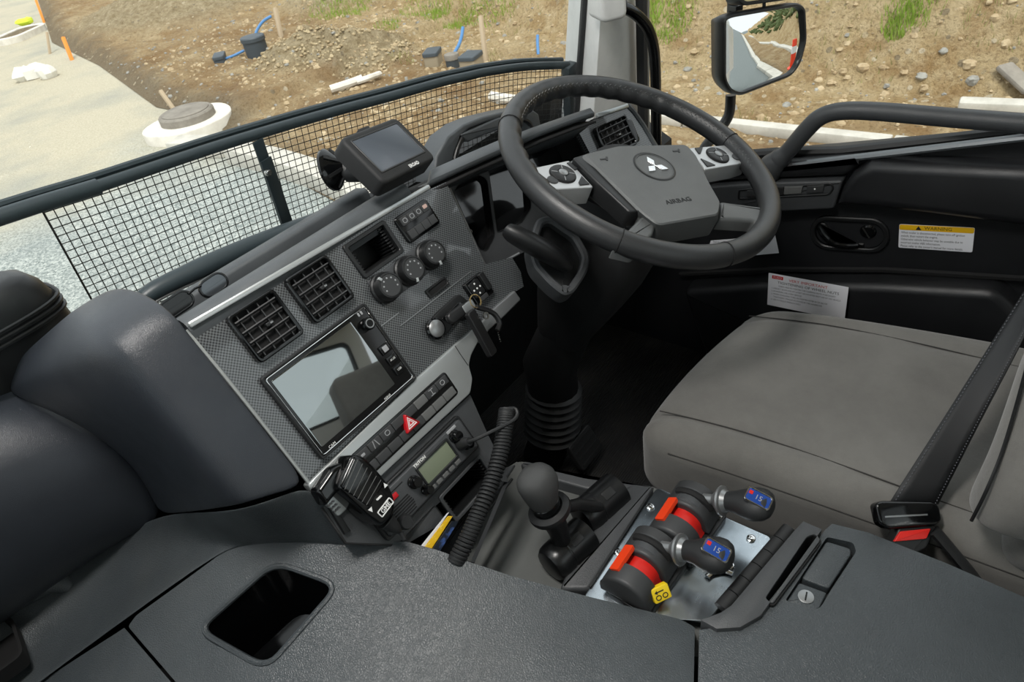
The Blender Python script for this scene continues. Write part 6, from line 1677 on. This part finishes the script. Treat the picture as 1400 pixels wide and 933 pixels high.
# belt
def strip_edges(Lp, Rp, name, mat, parent, th=.0016):
    mb = MB(); mb.grid([[a.lerp(b, k / 4) for k in range(5)] for a, b in zip(Lp, Rp)]); return mb.build(name, mat, parent, recalc=False, solid=th, smooth=60)
sb = thing('seat_belt', 'black webbing seat belt running diagonally across the seat', 'seat belt', atz(1250, 705, .46))
tpar = np.linspace(0, 1, 12)
Lq = [(1215 + (1400 - 1215) * t, 690 + (398 - 690) * t) for t in np.linspace(0, 1.4, 14)]; Rq = [(1283 + (1400 - 1283) * t * 1.02, 690 + (456 - 690) * t) for t in np.linspace(0, 1.4, 14)]
Yb = [.035 - .10 * t for t in np.linspace(0, 1.4, 14)]
Zb = [.478 + .13 * t for t in np.linspace(0, 1.4, 14)]
Lp = [atz(*q, z) for q, z in zip(Lq, Zb)]; Rp = [atz(*q, z - .008) for q, z in zip(Rq, Zb)]
strip_edges(Lp + [V3(1.26, -.27, 1.32)], Rp + [V3(1.28, -.315, 1.32)], 'webbing', M_['belt'], sb)
MB().rbox(Frame((1.30, -.30, 1.34), (0, -1, 0), (0, 0, 1)), 0, 0, .06, .09, -.04, .03, .012, .005).build('shoulder_anchor', M_['black'], sb)
mb = MB()
for e_, o_ in ((Lp, Rp), (Rp, Lp)):
    for a, b, c_, d_ in zip(e_, e_[1:], o_, o_[1:]):
        for k in range(7):
            t_ = (k + .3) / 7; t2 = (k + .7) / 7; p0, p1 = a.lerp(b, t_).lerp(c_.lerp(d_, t_), .08), a.lerp(b, t2).lerp(c_.lerp(d_, t2), .08)
            nn = (p1 - p0).cross(c_ - a).normalized(); nn = nn if nn.dot(CAM - p0) > 0 else -nn
            mb.bar(p0 + nn * .0012, p1 + nn * .0012, .0009, .0007, nn)
se = mb.build('edge_stitching', M_['inkgrey'], sb, recalc=False); se['kind'] = 'stuff'
tf_ = Frame((Lp[0] + Rp[0]) / 2 + V3(0, 0, -.004), Rp[0] - Lp[0], Lp[3] - Lp[0])
tw_ = (Rp[0] - Lp[0]).length
MB().prism(tf_, roundpoly([tf_.px(x, y, .008) for x, y in ((1196, 690), (1205, 685), (1275, 686), (1284, 692), (1288, 712), (1280, 719), (1215, 724), (1202, 716))], .004), -.006, .010, .004).build('tongue', M_['gloss'], sb)
MB().bar(tf_.p(*tf_.px(1210, 707, .0102), .0102), tf_.p(*tf_.px(1268, 704, .0102), .0102), .002, .001, tf_.n).build('tongue_slot', M_['satin'], sb)
bk = thing('belt_buckle', 'belt buckle with a red release button on a black stalk', 'buckle', atz(1300, 770, .40))
MB().prism(tf_, roundpoly([tf_.px(x, y, .006) for x, y in ((1221, 742), (1229, 722), (1272, 718), (1281, 722), (1268, 750), (1240, 765))], .003), -.014, .006, .003).build('buckle_body', M_['black'], bk)
MB().prism(tf_, roundpoly([tf_.px(x, y, .009) for x, y in ((1223, 741), (1231, 727), (1273, 723), (1267, 737)) ], .002), .0, .009, .0008).build('release_button', M_['red'], bk, label='red release button')
p_ = [atz(*q) for q in ((1278, 726, .455), (1300, 752, .44), (1325, 782, .42), (1350, 815, .40))]
MB().tube(p_, .014, 8, flat=.45, up=(0, 1, 0)).build('stalk', M_['matte'], bk)
# lap belt tail on the floor side
tl = thing('belt_tail', 'loose dark belt webbing lying below the seat side', 'belt', atz(1360, 790, .36))
q = [(1325, 782), (1350, 775), (1385, 768), (1420, 760)]
strip_edges([atz(x, y, .36) for x, y in q], [atz(x, y + 12, .35) for x, y in q], 'webbing', M_['belt'], tl)

# ------------------------------------------------------------------ outside mirror
mc0 = atx(1051, 68, 1.60); _d = (mc0 - CAM).normalized(); MN = (V3(.20, -.965, -.13).normalized() - _d).normalized()
_u = V3(0, 0, 1).cross(MN).normalized(); MF = Frame(mc0, _u, MN.cross(_u))
mir = thing('door_mirror', 'black framed outside mirror reflecting the road behind the truck', 'mirror', atx(985, 195, 1.60))
def mpx(pts, w=0.0): return [MF.px(x, y, w) for x, y in pts]
mo_ = roundpoly(mpx([(986, 24), (1000, 18), (1088, 3), (1099, 10), (1101, 55), (1092, 88), (1080, 104), (1010, 131), (995, 126), (986, 110)]), .014, 4)
rg_ = [[MF.p(u, v, -.055) for u, v in inset(mo_, .022)], [MF.p(u, v, -.045) for u, v in inset(mo_, .008)], [MF.p(u, v, -.02) for u, v in mo_], [MF.p(u, v, .004) for u, v in mo_], [MF.p(u, v, .008) for u, v in inset(mo_, .003)], [MF.p(u, v, .008) for u, v in inset(mo_, .007)], [MF.p(u, v, .000) for u, v in inset(mo_, .009)]]
MB().rings(rg_, True, False).build('housing', M_['black'], mir)
gi = inset(mo_, .0085); n_ = len(gi); cu_ = sum(p[0] for p in gi) / n_; cv_ = sum(p[1] for p in gi) / n_
mb = MB(); rgs = []
for k in range(12):
    s_ = 1 - k / 12.0; rgs.append([MF.p(cu_ + (u - cu_) * s_, cv_ + (v - cv_) * s_, .001 + (.0045 - ((u - cu_) ** 2 + (v - cv_) ** 2) * s_ * s_ / (2 * 1.1))) for u, v in gi])
mb.rings(rgs, False, True); mg = mb.build('glass', plain('mirror_glass', (235, 238, 238), .0, 1.0), mir, smooth=180)
up_ = smooth_path([atx(x, y, X) for x, y, X in ((958, 232, 1.52), (962, 205, 1.54), (975, 188, 1.57), (988, 172, 1.60), (997, 155, 1.615), (999, 130, 1.62))], 6)
MB().tube(up_, .0125, 12).build('lower_arm', M_['black'], mir)
MB().tube(smooth_path([atx(1001, 24, 1.62), atx(1003, -30, 1.62), V3(1.62, .66, 1.15), V3(1.60, .64, 1.45), V3(1.50, .62, 1.58), V3(1.40, .62, 1.60)], 5), .0125, 12).build('upper_arm', M_['black'], mir)
MB().rbox(Frame(atx(1003, 10, 1.615), MF.u, (0, 0, 1)), 0, 0, .02, .012, -.004, .02, .002, .001).build('clamp', M_['black'], mir)
m2 = thing('upper_mirror', 'second black framed mirror cut off by the top edge of the picture', 'mirror', atx(1045, -10, 1.60))
o2_ = roundpoly(mpx([(1010, 3), (1018, 8), (1075, 0), (1090, -10), (1092, -70), (1010, -60)], .004), .01, 4)
MB().prism(MF, o2_, -.04, .006, .003).build('housing', M_['black'], m2)
MB().prism(MF, inset(o2_, .008), .005, .0068).build('glass', plain('upper_mirror_glass', (190, 200, 200), .05, 1.0), m2)
MB().tube([MF.p(*MF.px(1049, 1, 0), -.01), MF.p(*MF.px(1049, 12, 0), -.01)], .004, 8).build('link', M_['black'], m2)
# white outer side of the truck, seen only in the mirror
mb = MB(); mb.bar((1.43, -.9, .35), (1.43, -7.5, .35), .06, 2.6, (0, 0, 1))
struct(mb.build('trim_2', plain('white_paint', (225, 227, 228), .3), bevel=.02))
bpy.context.view_layer.update()
